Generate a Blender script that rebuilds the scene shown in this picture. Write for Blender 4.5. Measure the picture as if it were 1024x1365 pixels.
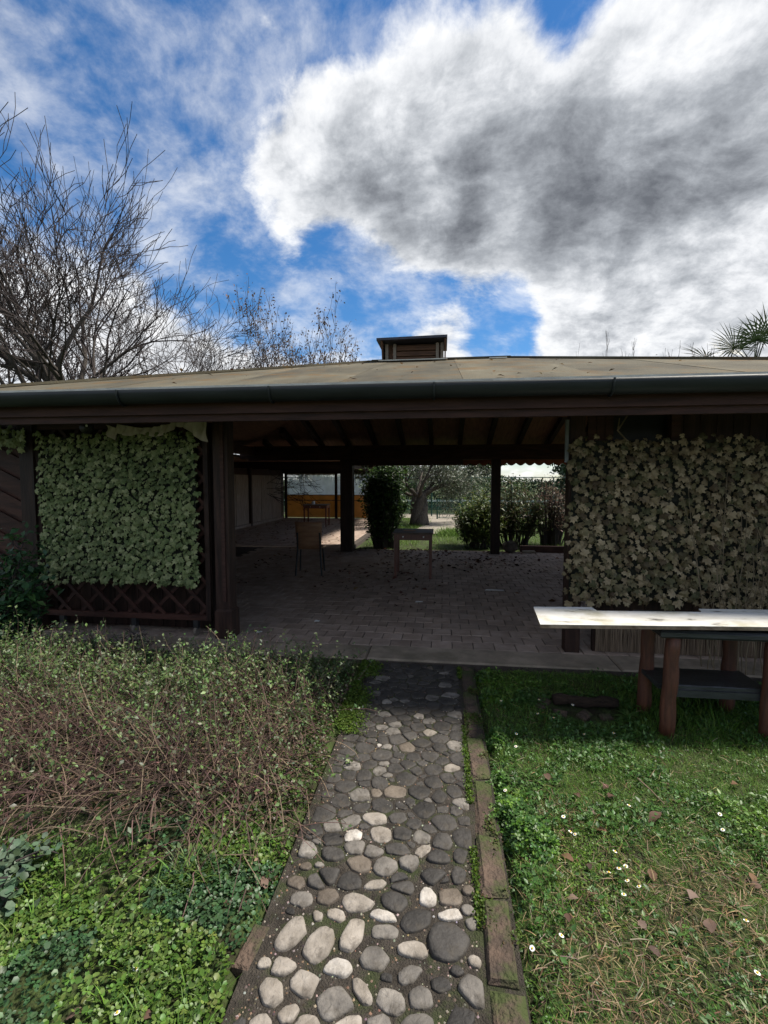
import bpy, math, random
import numpy as np
from mathutils import Vector, Matrix

for o in list(bpy.data.objects):
    bpy.data.objects.remove(o, do_unlink=True)
scene = bpy.context.scene
COL = scene.collection
R = math.radians

# ------------------------------------------------------------------ camera
cam_d = bpy.data.cameras.new('camera')
cam = bpy.data.objects.new('camera', cam_d)
COL.objects.link(cam)
scene.camera = cam
cam_d.sensor_fit = 'VERTICAL'
cam_d.sensor_height = 36.0
cam_d.lens = 640.0 / 1365.0 * 36.0
cam_d.clip_start = 0.05
cam_d.clip_end = 600.0
cam.location = (0, 0, 1.6)
cam.rotation_euler = (R(90.0) - math.atan(42.5 / 640.0), 0, R(7.0))

# ------------------------------------------------------------------ sun, sky, exposure
SUN_EL, SUN_AZ = R(57.0), R(77.0)          # azimuth from +Y towards +X
sun_d = bpy.data.lights.new('sun', 'SUN')
sun_d.energy = 2.25
sun_d.angle = R(9.0)
sun_d.color = (1.0, 0.94, 0.84)
sun = bpy.data.objects.new('sun', sun_d)
COL.objects.link(sun)
sdir = Vector((math.sin(SUN_AZ) * math.cos(SUN_EL), math.cos(SUN_AZ) * math.cos(SUN_EL), math.sin(SUN_EL)))
sun.rotation_euler = sdir.to_track_quat('Z', 'Y').to_euler()
sun.location = sdir * 60

world = bpy.data.worlds.new('World')
scene.world = world
world.use_nodes = True
wt = world.node_tree
wt.nodes.clear()


def wn(kind, **kw):
    n = wt.nodes.new(kind)
    for k, v in kw.items():
        setattr(n, k, v)
    return n


def wmath(op, a, b=None, c=None, clamp=False):
    n = wn('ShaderNodeMath', operation=op)
    n.use_clamp = clamp
    for i, v in enumerate((a, b, c)):
        if v is None:
            continue
        if isinstance(v, (int, float)):
            n.inputs[i].default_value = v
        else:
            wt.links.new(v, n.inputs[i])
    return n.outputs[0]


def wnoise(vec, scale, detail, rough, dist=0.0):
    n = wn('ShaderNodeTexNoise')
    wt.links.new(vec, n.inputs['Vector'])
    n.inputs['Scale'].default_value = scale
    n.inputs['Detail'].default_value = detail
    n.inputs['Roughness'].default_value = rough
    n.inputs['Distortion'].default_value = dist
    return n.outputs['Fac']


def wrange(v, a, b, c, d, smooth=True):
    n = wn('ShaderNodeMapRange')
    n.interpolation_type = 'SMOOTHSTEP' if smooth else 'LINEAR'
    wt.links.new(v, n.inputs['Value'])
    for k, x in zip(('From Min', 'From Max', 'To Min', 'To Max'), (a, b, c, d)):
        n.inputs[k].default_value = x
    return n.outputs['Result']


sky = wn('ShaderNodeTexSky', sky_type='NISHITA')
sky.sun_disc = False
sky.sun_elevation = SUN_EL
sky.sun_rotation = SUN_AZ
sky.altitude = 100
sky.air_density = 1.0
sky.dust_density = 0.3
sky.ozone_density = 5.0
bg_sky = wn('ShaderNodeBackground')
bg_sky.inputs['Strength'].default_value = 0.05
hsv = wn('ShaderNodeHueSaturation')
hsv.inputs['Saturation'].default_value = 1.25
hsv.inputs['Value'].default_value = 0.82
wt.links.new(sky.outputs[0], hsv.inputs['Color'])
wt.links.new(hsv.outputs[0], bg_sky.inputs['Color'])

tc = wn('ShaderNodeTexCoord')
gen = tc.outputs['Generated']
sep = wn('ShaderNodeSeparateXYZ')
wt.links.new(gen, sep.inputs[0])
zc = wmath('ADD', wmath('MAXIMUM', sep.outputs[2], 0.0), 0.42)
inv = wmath('DIVIDE', 1.0, zc)
pv = wn('ShaderNodeVectorMath', operation='SCALE')
wt.links.new(gen, pv.inputs[0])
wt.links.new(inv, pv.inputs['Scale'])
P = pv.outputs[0]


def bell(d, deg, w):
    n = wn('ShaderNodeVectorMath', operation='DOT_PRODUCT')
    wt.links.new(gen, n.inputs[0])
    n.inputs[1].default_value = Vector(d).normalized()
    return wrange(n.outputs['Value'], math.cos(R(deg)), 1.0, 0.0, w)


def total(items):
    acc = None
    for d, deg, w in items:
        b = bell(d, deg, w)
        acc = b if acc is None else wmath('ADD', acc, b)
    return acc


warp = wn('ShaderNodeTexNoise')
wt.links.new(P, warp.inputs['Vector'])
warp.inputs['Scale'].default_value = 1.3
warp.inputs['Detail'].default_value = 4.0
wa = wn('ShaderNodeVectorMath', operation='MULTIPLY_ADD')
wt.links.new(warp.outputs['Color'], wa.inputs[0])
wa.inputs[1].default_value = (.26, .26, .26)
wt.links.new(P, wa.inputs[2])
Pw = wa.outputs[0]
off = wn('ShaderNodeVectorMath', operation='ADD')
wt.links.new(Pw, off.inputs[0])
off.inputs[1].default_value = (0.04, 0.03, 0.03)        # a little towards the sun
big = wnoise(Pw, 2.4, 10.0, 0.58)
fine = wnoise(Pw, 8.0, 11.0, 0.64)
fine2 = wnoise(off.outputs[0], 8.0, 11.0, 0.64)
relief = wmath('SUBTRACT', fine2, fine)                   # which side of a billow is turned away from the sun
f = wmath('ADD', wmath('MULTIPLY', big, 0.50), wmath('MULTIPLY', fine, 0.50))
cover = total([((-.041, .815, .575), 13, .14), ((.072, .776, .627), 12, .08), ((.272, .744, .61), 16, .10),
               ((-.163, .868, .47), 13, .22), ((.47, .829, .302), 20, .20), ((.30, .91, .27), 10, .14), ((-.003, .959, .268), 5.5, .26),
               ((-.595, .734, .25), 12, .18), ((-.42, .86, .20), 9, .18), ((.158, .865, .477), 17, .30), ((.0, .87, .49), 13, .24),
               ((.33, .83, .45), 15, .28), ((.46, .72, .52), 16, .26),
               ((-.551, .638, .538), 18, -.09), ((-.30, .70, .65), 12, -.05), ((-.13, .92, .375), 10, -.44), ((.09, .942, .325), 8.5, -.34), ((-.36, .86, .36), 11, -.24),
               ((.11, .745, .658), 8, -.30), ((.22, .73, .645), 7, -.16), ((-.62, .70, .42), 10, -.10), ((-.10, .71, .69), 9, -.20)])
dens = wrange(wmath('ADD', f, wmath('ADD', cover, .045)), 0.44, 0.655, 0.0, 1.0)
veil = wrange(wmath('ADD', wmath('MULTIPLY', wnoise(Pw, 3.6, 12.0, 0.62, 0.2), .6), wmath('MULTIPLY', fine, .4)), 0.41, 0.67, 0.0, 0.62)
dens = wmath('MAXIMUM', dens, veil)
# thick cloud lets less light through: a broad grey belly, thin bright rims
belly = total([((.13, .872, .468), 10, .44), ((-.03, .868, .490), 8.5, .34), ((.25, .850, .452), 9, .42), ((-.14, .87, .475), 8, .22),
               ((.46, .74, .49), 9, .34), ((.36, .815, .452), 8, .28)])
belly = wmath('MULTIPLY', belly, wrange(wnoise(Pw, 3.0, 3.0, 0.5), .32, .60, .78, 1.10))
thick = wmath('MULTIPLY', wrange(wmath('ADD', f, cover), .50, .85, 0.0, 1.0), 0.26)
shade = wmath('ADD', wmath('ADD', belly, thick), wmath('MULTIPLY', relief, 1.6))
shade = wmath('ADD', shade, wmath('MULTIPLY', wmath('SUBTRACT', fine, 0.5), -0.30))
shade = wrange(shade, -0.16, 1.22, 0.0, 1.0, False)
cc = wn('ShaderNodeValToRGB')
wt.links.new(shade, cc.inputs[0])
els = cc.color_ramp.elements
els[0].position, els[0].color = 0.0, (.80, .805, .81, 1)
els[1].position, els[1].color = 1.0, (0.12, 0.13, 0.15, 1)
for p_, c_ in ((.20, (.66, .675, .70, 1)), (.38, (.48, .50, .53, 1)), (.58, (.32, .34, .37, 1)), (.78, (.21, .225, .25, 1))):
    e_ = els.new(p_)
    e_.color = c_
bg_cloud = wn('ShaderNodeBackground')
bg_cloud.inputs['Strength'].default_value = 0.37
wt.links.new(cc.outputs[0], bg_cloud.inputs['Color'])
mixs = wn('ShaderNodeMixShader')
wt.links.new(dens, mixs.inputs[0])
wt.links.new(bg_sky.outputs[0], mixs.inputs[1])
wt.links.new(bg_cloud.outputs[0], mixs.inputs[2])
wout = wn('ShaderNodeOutputWorld')
wt.links.new(mixs.outputs[0], wout.inputs['Surface'])

scene.view_settings.view_transform = 'Standard'
scene.view_settings.look = 'None'
scene.view_settings.exposure = 1.85
scene.view_settings.gamma = 1.0
scene.render.engine = 'CYCLES'
scene.cycles.use_denoising = True
scene.cycles.max_bounces = 8
scene.cycles.transparent_max_bounces = 12
scene.cycles.sample_clamp_indirect = 6.0

# ------------------------------------------------------------------ helpers
rng = np.random.default_rng(7)
rnd = random.Random(11)


class MB:
    """collects plain geometry for one mesh object"""

    def __init__(self):
        self.v, self.f, self.c = [], [], []

    def add(self, verts, faces, col=None):
        n = len(self.v)
        self.v += [tuple(p) for p in verts]
        self.f += [tuple(i + n for i in fc) for fc in faces]
        if col is not None:
            self.c += [col] * len(verts)
        return self

    def box(self, x0, x1, y0, y1, z0, z1, m=None, ch=0.0):
        V = [Vector(p) for p in ((x0, y0, z0), (x1, y0, z0), (x1, y1, z0), (x0, y1, z0), (x0, y0, z1), (x1, y0, z1), (x1, y1, z1), (x0, y1, z1))]
        if m is not None:
            V = [m @ p for p in V]
        return self.add(V, [(0, 3, 2, 1), (4, 5, 6, 7), (0, 1, 5, 4), (1, 2, 6, 5), (2, 3, 7, 6), (3, 0, 4, 7)])

    def cbox(self, sx, sy, sz, ch, m=None):
        """box centred at the origin in x and y, standing on z = 0, with its upper edges chamfered"""
        V, F = [], []
        for (a, b, z) in ((sx / 2, sy / 2, 0), (sx / 2, sy / 2, sz - ch), (sx / 2 - ch, sy / 2 - ch, sz)):
            V += [Vector((-a, -b, z)), Vector((a, -b, z)), Vector((a, b, z)), Vector((-a, b, z))]
        for k in range(2):
            for i in range(4):
                j = (i + 1) % 4
                F.append((4 * k + i, 4 * k + j, 4 * k + 4 + j, 4 * k + 4 + i))
        F += [(8, 9, 10, 11), (3, 2, 1, 0)]
        if m is not None:
            V = [m @ p for p in V]
        return self.add(V, F)

    def bar(self, a, b, w, h, upv=(0, 0, 1)):
        a, b = Vector(a), Vector(b)
        d = (b - a).normalized()
        s = d.cross(Vector(upv))
        if s.length < 1e-4:
            s = d.cross(Vector((0, 1, 0)))
        s.normalize()
        u = s.cross(d)
        V = [p + s * (w / 2 * i) + u * (h / 2 * j) for p in (a, b) for i, j in ((-1, -1), (1, -1), (1, 1), (-1, 1))]
        return self.add(V, [(3, 2, 1, 0), (4, 5, 6, 7), (0, 1, 5, 4), (1, 2, 6, 5), (2, 3, 7, 6), (3, 0, 4, 7)])

    def tube(self, pts, rad, n=6, caps=True, col=None):
        pts = [Vector(p) for p in pts]
        k = len(pts)
        if isinstance(rad, (int, float)):
            rad = [rad] * k
        base = len(self.v)
        ref = Vector((0.31, 0.52, 0.79))
        for i, p in enumerate(pts):
            d = (pts[min(i + 1, k - 1)] - pts[max(i - 1, 0)])
            if d.length < 1e-9:
                d = Vector((0, 0, 1))
            d.normalize()
            s = d.cross(ref)
            if s.length < 0.1:
                s = d.cross(Vector((1, 0, 0)))
            s.normalize()
            u = d.cross(s)
            for j in range(n):
                a = 2 * math.pi * j / n
                self.v.append(tuple(p + (s * math.cos(a) + u * math.sin(a)) * rad[i]))
                if col is not None:
                    self.c.append(col)
        for i in range(k - 1):
            for j in range(n):
                a = base + i * n + j
                b = base + i * n + (j + 1) % n
                self.f.append((a, b, b + n, a + n))
        if caps:
            self.f.append(tuple(base + j for j in range(n))[::-1])
            self.f.append(tuple(base + (k - 1) * n + j for j in range(n)))
        return self

    def build(self, name, mat, parent=None, smooth=False):
        me = bpy.data.meshes.new(name)
        me.from_pydata(self.v, [], self.f)
        if self.c and len(self.c) == len(self.v):
            at = me.color_attributes.new('Col', 'FLOAT_COLOR', 'POINT')
            at.data.foreach_set('color', np.array([(c[0], c[1], c[2], 1.0) for c in self.c], dtype=np.float32).ravel())
        if smooth:
            me.polygons.foreach_set('use_smooth', [True] * len(me.polygons))
        me.materials.append(mat)
        me.update()
        return link(name, me, parent)


def link(name, data, parent=None):
    o = bpy.data.objects.new(name, data)
    COL.objects.link(o)
    if parent is not None:
        o.parent = parent
    return o


def empty(name, loc=(0, 0, 0), rz=0.0):
    o = link(name, None)
    o.location = loc
    o.rotation_euler = (0, 0, rz)
    o.empty_display_size = 0.2
    return o


def tag(o, label=None, cat=None, group=None, kind=None):
    for k, v in (('label', label), ('category', cat), ('group', group), ('kind', kind)):
        if v:
            o[k] = v
    return o


def tri_mesh(name, V, T, C, mat, parent=None, smooth=False):
    me = bpy.data.meshes.new(name)
    V = np.asarray(V, dtype=np.float32)
    T = np.asarray(T, dtype=np.int32)
    me.vertices.add(len(V))
    me.vertices.foreach_set('co', V.ravel())
    me.loops.add(T.size)
    me.loops.foreach_set('vertex_index', T.ravel())
    me.polygons.add(len(T))
    me.polygons.foreach_set('loop_start', np.arange(0, T.size, 3, dtype=np.int32))
    if smooth:
        me.polygons.foreach_set('use_smooth', np.ones(len(T), dtype=bool))
    if C is not None:
        at = me.color_attributes.new('Col', 'FLOAT_COLOR', 'POINT')
        CC = np.ones((len(V), 4), dtype=np.float32)
        CC[:, :3] = C
        at.data.foreach_set('color', CC.ravel())
    me.materials.append(mat)
    me.update(calc_edges=True)
    return link(name, me, parent)


LEAF = (np.array([(0, 0, 0), (-.30, .45, .07), (0, .5, -.02), (.30, .45, .07), (0, 1, -.10)]), np.array([(0, 2, 1), (0, 3, 2), (1, 2, 4), (2, 3, 4)]))
LONG = (np.array([(0, 0, 0), (-.15, .4, .04), (0, .45, -.02), (.15, .4, .04), (0, 1, -.16)]), np.array([(0, 2, 1), (0, 3, 2), (1, 2, 4), (2, 3, 4)]))
ROUND = (np.array([(0, 0, 0), (-.42, .25, .05), (-.45, .65, .08), (0, .92, 0), (.45, .65, .08), (.42, .25, .05), (0, .5, -.05)]),
         np.array([(0, 6, 1), (1, 6, 2), (2, 6, 3), (3, 6, 4), (4, 6, 5), (5, 6, 0)]))
BLADE = (np.array([(-.024, 0, 0), (.024, 0, 0), (-.020, .38, .04), (.020, .38, .04), (-.013, .72, -.02), (.013, .72, -.02), (0, 1, -.16)]),
         np.array([(0, 1, 2), (1, 3, 2), (2, 3, 4), (3, 5, 4), (4, 5, 6)]))


def trefoil():
    V, T = [], []
    for k in range(3):
        a = 2 * math.pi * k / 3
        c, s = math.cos(a), math.sin(a)
        n = len(V)
        for x, y, z in ((0, .03, 0), (-.30, .42, .06), (-.2, .78, .03), (0, .70, -.03), (.2, .78, .03), (.30, .42, .06)):
            V.append((c * x - s * y, s * x + c * y, z))
        T += [(n, n + 3, n + 1), (n + 1, n + 3, n + 2), (n, n + 5, n + 3), (n + 5, n + 4, n + 3)]
    return np.array(V), np.array(T)


def lobed():
    """ivy-like leaf with five lobes; petiole end at the origin, tip at y = 1"""
    out = [(0, 0.0, 0), (-.32, -.08, .0), (-.56, .22, -.14), (-.36, .40, -.02), (-.44, .70, -.14), (-.16, .70, .0), (0, 1.0, -.16),
           (.16, .70, .0), (.44, .70, -.14), (.36, .40, -.02), (.56, .22, -.14), (.32, -.08, .0), (0, .42, .12)]
    T = [(i, 12, i + 1) for i in range(11)] + [(11, 12, 0)]
    return np.array(out), np.array(T)


TREF, IVY = trefoil(), lobed()


def rot(yaw, tilt, roll):
    cy, sy, ct, st, cr, sr = np.cos(yaw), np.sin(yaw), np.cos(tilt), np.sin(tilt), np.cos(roll), np.sin(roll)
    n = len(yaw)
    z = np.zeros(n)
    o = np.ones(n)
    Rz = np.stack([np.stack([cy, -sy, z], -1), np.stack([sy, cy, z], -1), np.stack([z, z, o], -1)], 1)
    Rx = np.stack([np.stack([o, z, z], -1), np.stack([z, ct, -st], -1), np.stack([z, st, ct], -1)], 1)
    Ry = np.stack([np.stack([cr, z, sr], -1), np.stack([z, o, z], -1), np.stack([-sr, z, cr], -1)], 1)
    return Rz @ Rx @ Ry


def strew(tpl, pos, yaw, tilt, roll, scale, col, jit=0.0):
    """many copies of a small template -> vertices, triangles, colours"""
    tv, tf = tpl
    n = len(pos)
    M = rot(yaw, tilt, roll)
    S = np.asarray(scale, dtype=float)
    V = np.einsum('nij,kj->nki', M, tv) * S[:, None, None] + pos[:, None, :]
    if jit:
        V = V + rng.normal(0, jit, V.shape) * S[:, None, None]
    T = tf[None] + (np.arange(n) * len(tv))[:, None, None]
    C = np.repeat(col[:, None, :], len(tv), 1)
    return V.reshape(-1, 3), T.reshape(-1, 3), C.reshape(-1, 3)


def merge(parts):
    V, T, C, k = [], [], [], 0
    for v, t, c in parts:
        V.append(v)
        T.append(t + k)
        C.append(c)
        k += len(v)
    return np.concatenate(V), np.concatenate(T), np.concatenate(C)


def palette(n, cols, var=0.18):
    cols = np.array(cols)
    c = cols[rng.integers(0, len(cols), n)]
    return np.clip(c * (1 + rng.normal(0, var, (n, 1))) * (1 + rng.normal(0, var * .35, (n, 3))), 0.004, 0.9)


_perm = np.random.default_rng(3).random((256, 256))


def vnoise(x, y, s):
    x, y = np.asarray(x) * s + 57.3, np.asarray(y) * s + 91.7
    xi, yi = np.floor(x).astype(int), np.floor(y).astype(int)
    fx, fy = x - xi, y - yi
    fx, fy = fx * fx * (3 - 2 * fx), fy * fy * (3 - 2 * fy)
    g = lambda a, b: _perm[a % 256, b % 256]
    return (g(xi, yi) * (1 - fx) + g(xi + 1, yi) * fx) * (1 - fy) + (g(xi, yi + 1) * (1 - fx) + g(xi + 1, yi + 1) * fx) * fy


# ------------------------------------------------------------------ materials
def mat(name, c1, c2, scale=6.0, rough=0.8, bump=0.25, bscale=None, stretch=(1, 1, 1), c3=None, spec=0.3, vary=0.0, metal=0.0, detail=8.0, lo=0.35, hi=0.68, coord='Object', bdist=0.01, stain=None):
    m = bpy.data.materials.new(name)
    m.use_nodes = True
    t = m.node_tree
    b = t.nodes['Principled BSDF']
    b.inputs['Roughness'].default_value = rough
    b.inputs['Specular IOR Level'].default_value = spec
    b.inputs['Metallic'].default_value = metal
    tcn = t.nodes.new('ShaderNodeTexCoord')
    mp = t.nodes.new('ShaderNodeMapping')
    mp.inputs['Scale'].default_value = stretch
    t.links.new(tcn.outputs[coord], mp.inputs[0])
    vec = mp.outputs[0]
    if vary:
        oi = t.nodes.new('ShaderNodeObjectInfo')
        ad = t.nodes.new('ShaderNodeVectorMath')
        ad.operation = 'MULTIPLY_ADD'
        t.links.new(oi.outputs['Random'], ad.inputs[0])
        ad.inputs[1].default_value = (37, 61, 23)
        t.links.new(vec, ad.inputs[2])
        vec = ad.outputs[0]
    n = t.nodes.new('ShaderNodeTexNoise')
    n.inputs['Scale'].default_value = scale
    n.inputs['Detail'].default_value = detail
    n.inputs['Roughness'].default_value = 0.62
    t.links.new(vec, n.inputs['Vector'])
    r = t.nodes.new('ShaderNodeValToRGB')
    r.color_ramp.elements[0].position = lo
    r.color_ramp.elements[0].color = (*c1, 1)
    r.color_ramp.elements[1].position = hi
    r.color_ramp.elements[1].color = (*c2, 1)
    if c3:
        e = r.color_ramp.elements.new(min(hi + 0.13, 0.98))
        e.color = (*c3, 1)
    t.links.new(n.outputs['Fac'], r.inputs[0])
    out = r.outputs[0]
    if vary:
        mr = t.nodes.new('ShaderNodeMapRange')
        t.links.new(oi.outputs['Random'], mr.inputs[0])
        mr.inputs[3].default_value = 1 - vary
        mr.inputs[4].default_value = 1 + vary
        hs = t.nodes.new('ShaderNodeHueSaturation')
        t.links.new(mr.outputs[0], hs.inputs['Value'])
        t.links.new(out, hs.inputs['Color'])
        out = hs.outputs[0]
    if stain:
        # weathering: (scale, from, to, colour, amount)
        n3 = t.nodes.new('ShaderNodeTexNoise')
        n3.inputs['Scale'].default_value = stain[0]
        n3.inputs['Detail'].default_value = 7
        n3.inputs['Roughness'].default_value = 0.65
        t.links.new(tcn.outputs[coord], n3.inputs['Vector'])
        r3 = t.nodes.new('ShaderNodeMapRange')
        t.links.new(n3.outputs['Fac'], r3.inputs[0])
        r3.inputs[1].default_value, r3.inputs[2].default_value = stain[1], stain[2]
        r3.inputs[3].default_value, r3.inputs[4].default_value = 0.0, stain[4]
        x3 = t.nodes.new('ShaderNodeMix')
        x3.data_type = 'RGBA'
        t.links.new(r3.outputs[0], x3.inputs[0])
        t.links.new(out, x3.inputs[6])
        x3.inputs[7].default_value = (*stain[3], 1)
        out = x3.outputs[2]
    t.links.new(out, b.inputs['Base Color'])
    if bump:
        n2 = t.nodes.new('ShaderNodeTexNoise')
        n2.inputs['Scale'].default_value = bscale or scale * 5
        n2.inputs['Detail'].default_value = 6
        t.links.new(vec, n2.inputs['Vector'])
        bp = t.nodes.new('ShaderNodeBump')
        bp.inputs['Strength'].default_value = bump
        bp.inputs['Distance'].default_value = bdist
        t.links.new(n2.outputs['Fac'], bp.inputs['Height'])
        t.links.new(bp.outputs[0], b.inputs['Normal'])
    return m


def leaf_mat(name, rough=0.5, trans=0.35, spec=0.35, tint=(1.0, 1.0, 1.0), fixed=None, vary=0.0):
    m = bpy.data.materials.new(name)
    m.use_nodes = True
    t = m.node_tree
    b = t.nodes['Principled BSDF']
    b.inputs['Roughness'].default_value = rough
    b.inputs['Specular IOR Level'].default_value = spec
    if fixed is None:
        a = t.nodes.new('ShaderNodeAttribute')
        a.attribute_name = 'Col'
        src = a.outputs['Color']
    else:
        oi = t.nodes.new('ShaderNodeObjectInfo')
        r = t.nodes.new('ShaderNodeValToRGB')
        r.color_ramp.elements[0].color = (*fixed[0], 1)
        r.color_ramp.elements[1].color = (*fixed[-1], 1)
        for i, c in enumerate(fixed[1:-1]):
            e = r.color_ramp.elements.new((i + 1) / (len(fixed) - 1))
            e.color = (*c, 1)
        t.links.new(oi.outputs['Random'], r.inputs[0])
        src = r.outputs[0]
    tcn = t.nodes.new('ShaderNodeTexCoord')
    n = t.nodes.new('ShaderNodeTexNoise')
    n.inputs['Scale'].default_value = 60
    n.inputs['Detail'].default_value = 3
    t.links.new(tcn.outputs['Object'], n.inputs['Vector'])
    mr = t.nodes.new('ShaderNodeMapRange')
    t.links.new(n.outputs['Fac'], mr.inputs[0])
    mr.inputs[3].default_value = 0.65
    mr.inputs[4].default_value = 1.35
    hs = t.nodes.new('ShaderNodeHueSaturation')
    t.links.new(src, hs.inputs['Color'])
    t.links.new(mr.outputs[0], hs.inputs['Value'])
    src = hs.outputs[0]
    t.links.new(src, b.inputs['Base Color'])
    tr = t.nodes.new('ShaderNodeBsdfTranslucent')
    t.links.new(src, tr.inputs['Color'])
    mx = t.nodes.new('ShaderNodeMixShader')
    mx.inputs[0].default_value = trans
    t.links.new(b.outputs[0], mx.inputs[1])
    t.links.new(tr.outputs[0], mx.inputs[2])
    t.links.new(mx.outputs[0], t.nodes['Material Output'].inputs['Surface'])
    return m


M_wood = mat('dark_stained_wood', (.026, .011, .008), (.070, .029, .020), 3, .6, .35, 30, (1, 6, 6), spec=.25, vary=.25)
M_woodv = mat('dark_stained_wood_upright', (.018, .009, .007), (.052, .026, .018), 3, .6, .35, 30, (7, 7, .8), spec=.25, vary=.25)
M_ceil = mat('brown_ceiling_boards', (.13, .066, .042), (.24, .125, .075), 4, .75, .3, 30, (8, 1, 1), vary=.1)
M_rafter = mat('rafter_wood', (.014, .007, .005), (.03, .014, .010), 4, .7, .3, 30, (6, 1, 6), vary=.2)
M_red = mat('reddish_rail', (.09, .025, .018), (.15, .045, .03), 6, .6, .1)
M_gutter = mat('dark_metal_gutter', (.006, .008, .009), (.014, .018, .019), 5, .5, .08, 60, (.5, 3, 3), spec=.4)
M_fascia = mat('brown_fascia', (.030, .013, .010), (.068, .030, .022), 4, .65, .25, 40, (.6, 6, 6), spec=.25)
M_roof = mat('weathered_roof_felt', (.040, .034, .021), (.090, .078, .050), 1.6, .9, .35, 90, (1, .45, 1), c3=(.13, .115, .08), vary=.14, lo=.34, hi=.60, stain=(2.1, .52, .66, (.10, .055, .014), .85))
M_flash = mat('pale_flashing', (.42, .40, .34), (.60, .58, .50), 8, .6, .1)
M_chim = mat('cupola_wood', (.06, .03, .018), (.13, .065, .035), 4, .75, .3, 40, (1, 1, 8))
M_chimcap = mat('cupola_cap_metal', (.03, .032, .045), (.06, .06, .08), 4, .45, .1)
M_chimpost = mat('cupola_post', (.17, .14, .11), (.26, .22, .18), 6, .8, .2)
M_paver = mat('worn_floor_paver', (.23, .17, .132), (.38, .295, .24), 5, .82, .5, 120, vary=.16, c3=(.42, .345, .285), stain=(.9, .50, .74, (.17, .13, .10), .6))
M_concrete = mat('old_concrete', (.20, .16, .12), (.34, .275, .21), 3.5, .88, .4, 90, c3=(.37, .31, .24), stain=(2.2, .45, .65, (.10, .085, .055), .7))
M_joint = mat('dirty_joints', (.04, .032, .026), (.075, .06, .05), 20, .95, .3)
M_soil = mat('soil_and_moss', (.016, .012, .008), (.04, .031, .018), 14, .95, .8, 110, c3=(.035, .055, .012), lo=.3, hi=.62, bdist=.03)
M_bed = mat('path_soil', (.026, .021, .016), (.066, .055, .043), 22, .92, 1.0, 150, c3=(.11, .095, .075), bdist=.02, stain=(7, .5, .62, (.035, .05, .012), .7))
STONE = {'L': mat('stone_pale', (.16, .138, .113), (.29, .258, .222), 12, .8, .8, 45, vary=.14, c3=(.36, .33, .29), stain=(13, .54, .66, (.06, .05, .04), .8)),
         'W': mat('stone_white', (.24, .215, .185), (.45, .42, .38), 16, .75, .8, 45, vary=.12, stain=(13, .55, .66, (.08, .068, .055), .8)),
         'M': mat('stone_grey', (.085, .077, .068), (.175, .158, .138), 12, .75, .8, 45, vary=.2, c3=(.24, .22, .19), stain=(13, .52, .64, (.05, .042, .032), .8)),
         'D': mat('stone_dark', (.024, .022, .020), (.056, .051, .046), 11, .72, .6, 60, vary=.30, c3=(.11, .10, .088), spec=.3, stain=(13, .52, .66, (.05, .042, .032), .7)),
         'B': mat('stone_brown', (.075, .060, .046), (.14, .115, .090), 9, .7, .6, 60, vary=.16, c3=(.10, .10, .05))}
M_brick = mat('mossy_edging_brick', (.040, .030, .023), (.100, .068, .049), 10, .9, .9, 60, vary=.18, c3=(.13, .095, .07), bdist=.025, stain=(6, .46, .60, (.040, .058, .013), .85))
M_log = mat('red_brown_log', (.055, .020, .012), (.135, .048, .026), 4, .55, .5, 30, (9, 9, .9), vary=.15, c3=(.21, .09, .05), spec=.4)
M_logtop = mat('dark_table_top', (.015, .016, .018), (.04, .042, .045), 6, .35, .3, 40, (.6, 4, 4), spec=.5)
M_white = mat('white_painted_board', (.04, .035, .03), (.46, .445, .40), 6, .65, .1, 60, (.5, 1.6, 1), c3=(.56, .55, .52), lo=.345, hi=.395, stain=(3.0, .50, .66, (.30, .275, .18), .75))
M_boardedge = mat('bare_board_edge', (.10, .065, .04), (.32, .24, .17), 9, .85, .3, 60)
M_bark = mat('tree_bark', (.035, .029, .026), (.085, .072, .060), 6, .9, .8, 14, (4, 4, 1), bdist=.03)
M_twig = mat('twig_bark', (.028, .021, .021), (.052, .040, .036), 4, .85, 0)
M_olivebark = mat('olive_bark', (.05, .042, .035), (.13, .11, .09), 7, .9, 1.0, 12, (4, 4, 1), bdist=.05)
M_leaf = leaf_mat('green_leaves', .45, .35, .4)
M_grass = leaf_mat('grass_blades', .55, .35, .25)
M_dry = leaf_mat('dry_leaves', .8, .15, .15)
M_stem = leaf_mat('dry_stems', .8, .0, .15)
M_ivyL = leaf_mat('faded_green_leaf', .6, .12, .25, fixed=[(.08, .105, .040), (.20, .23, .095), (.13, .17, .062), (.33, .345, .17), (.17, .205, .08)])
M_ivyR = leaf_mat('faded_brown_leaf', .65, .12, .2, fixed=[(.075, .052, .030), (.27, .205, .12), (.070, .070, .032), (.18, .15, .078), (.37, .29, .18), (.12, .09, .045)])
M_lawnleaf = leaf_mat('fallen_leaf', .75, .15, .2, fixed=[(.075, .042, .030), (.12, .075, .055), (.17, .12, .095), (.06, .037, .029), (.15, .085, .045)])
M_net = mat('dark_netting', (.012, .014, .010), (.03, .03, .022), 20, .9, .3)
M_reed = mat('reed', (.11, .075, .05), (.22, .16, .11), 5, .8, .3, 40, (10, 10, 1), vary=.25)
M_cloth = mat('pale_curtain_cloth', (.34, .29, .24), (.52, .46, .40), 4, .8, .2, 30)
M_black = mat('black_plastic_and_gap_shade', (.008, .008, .009), (.014, .014, .015), 8, .45, .05)
M_whiteplastic = mat('white_plastic', (.70, .70, .68), (.80, .80, .78), 8, .4, 0)
M_chairwood = mat('chair_plywood', (.20, .10, .055), (.32, .17, .09), 4, .5, .1, 40, (1, 1, 5), spec=.4)
M_tablewood = mat('red_table_wood', (.10, .035, .024), (.17, .062, .040), 5, .4, .1, 40, (6, 1, 1), spec=.5)
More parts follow.
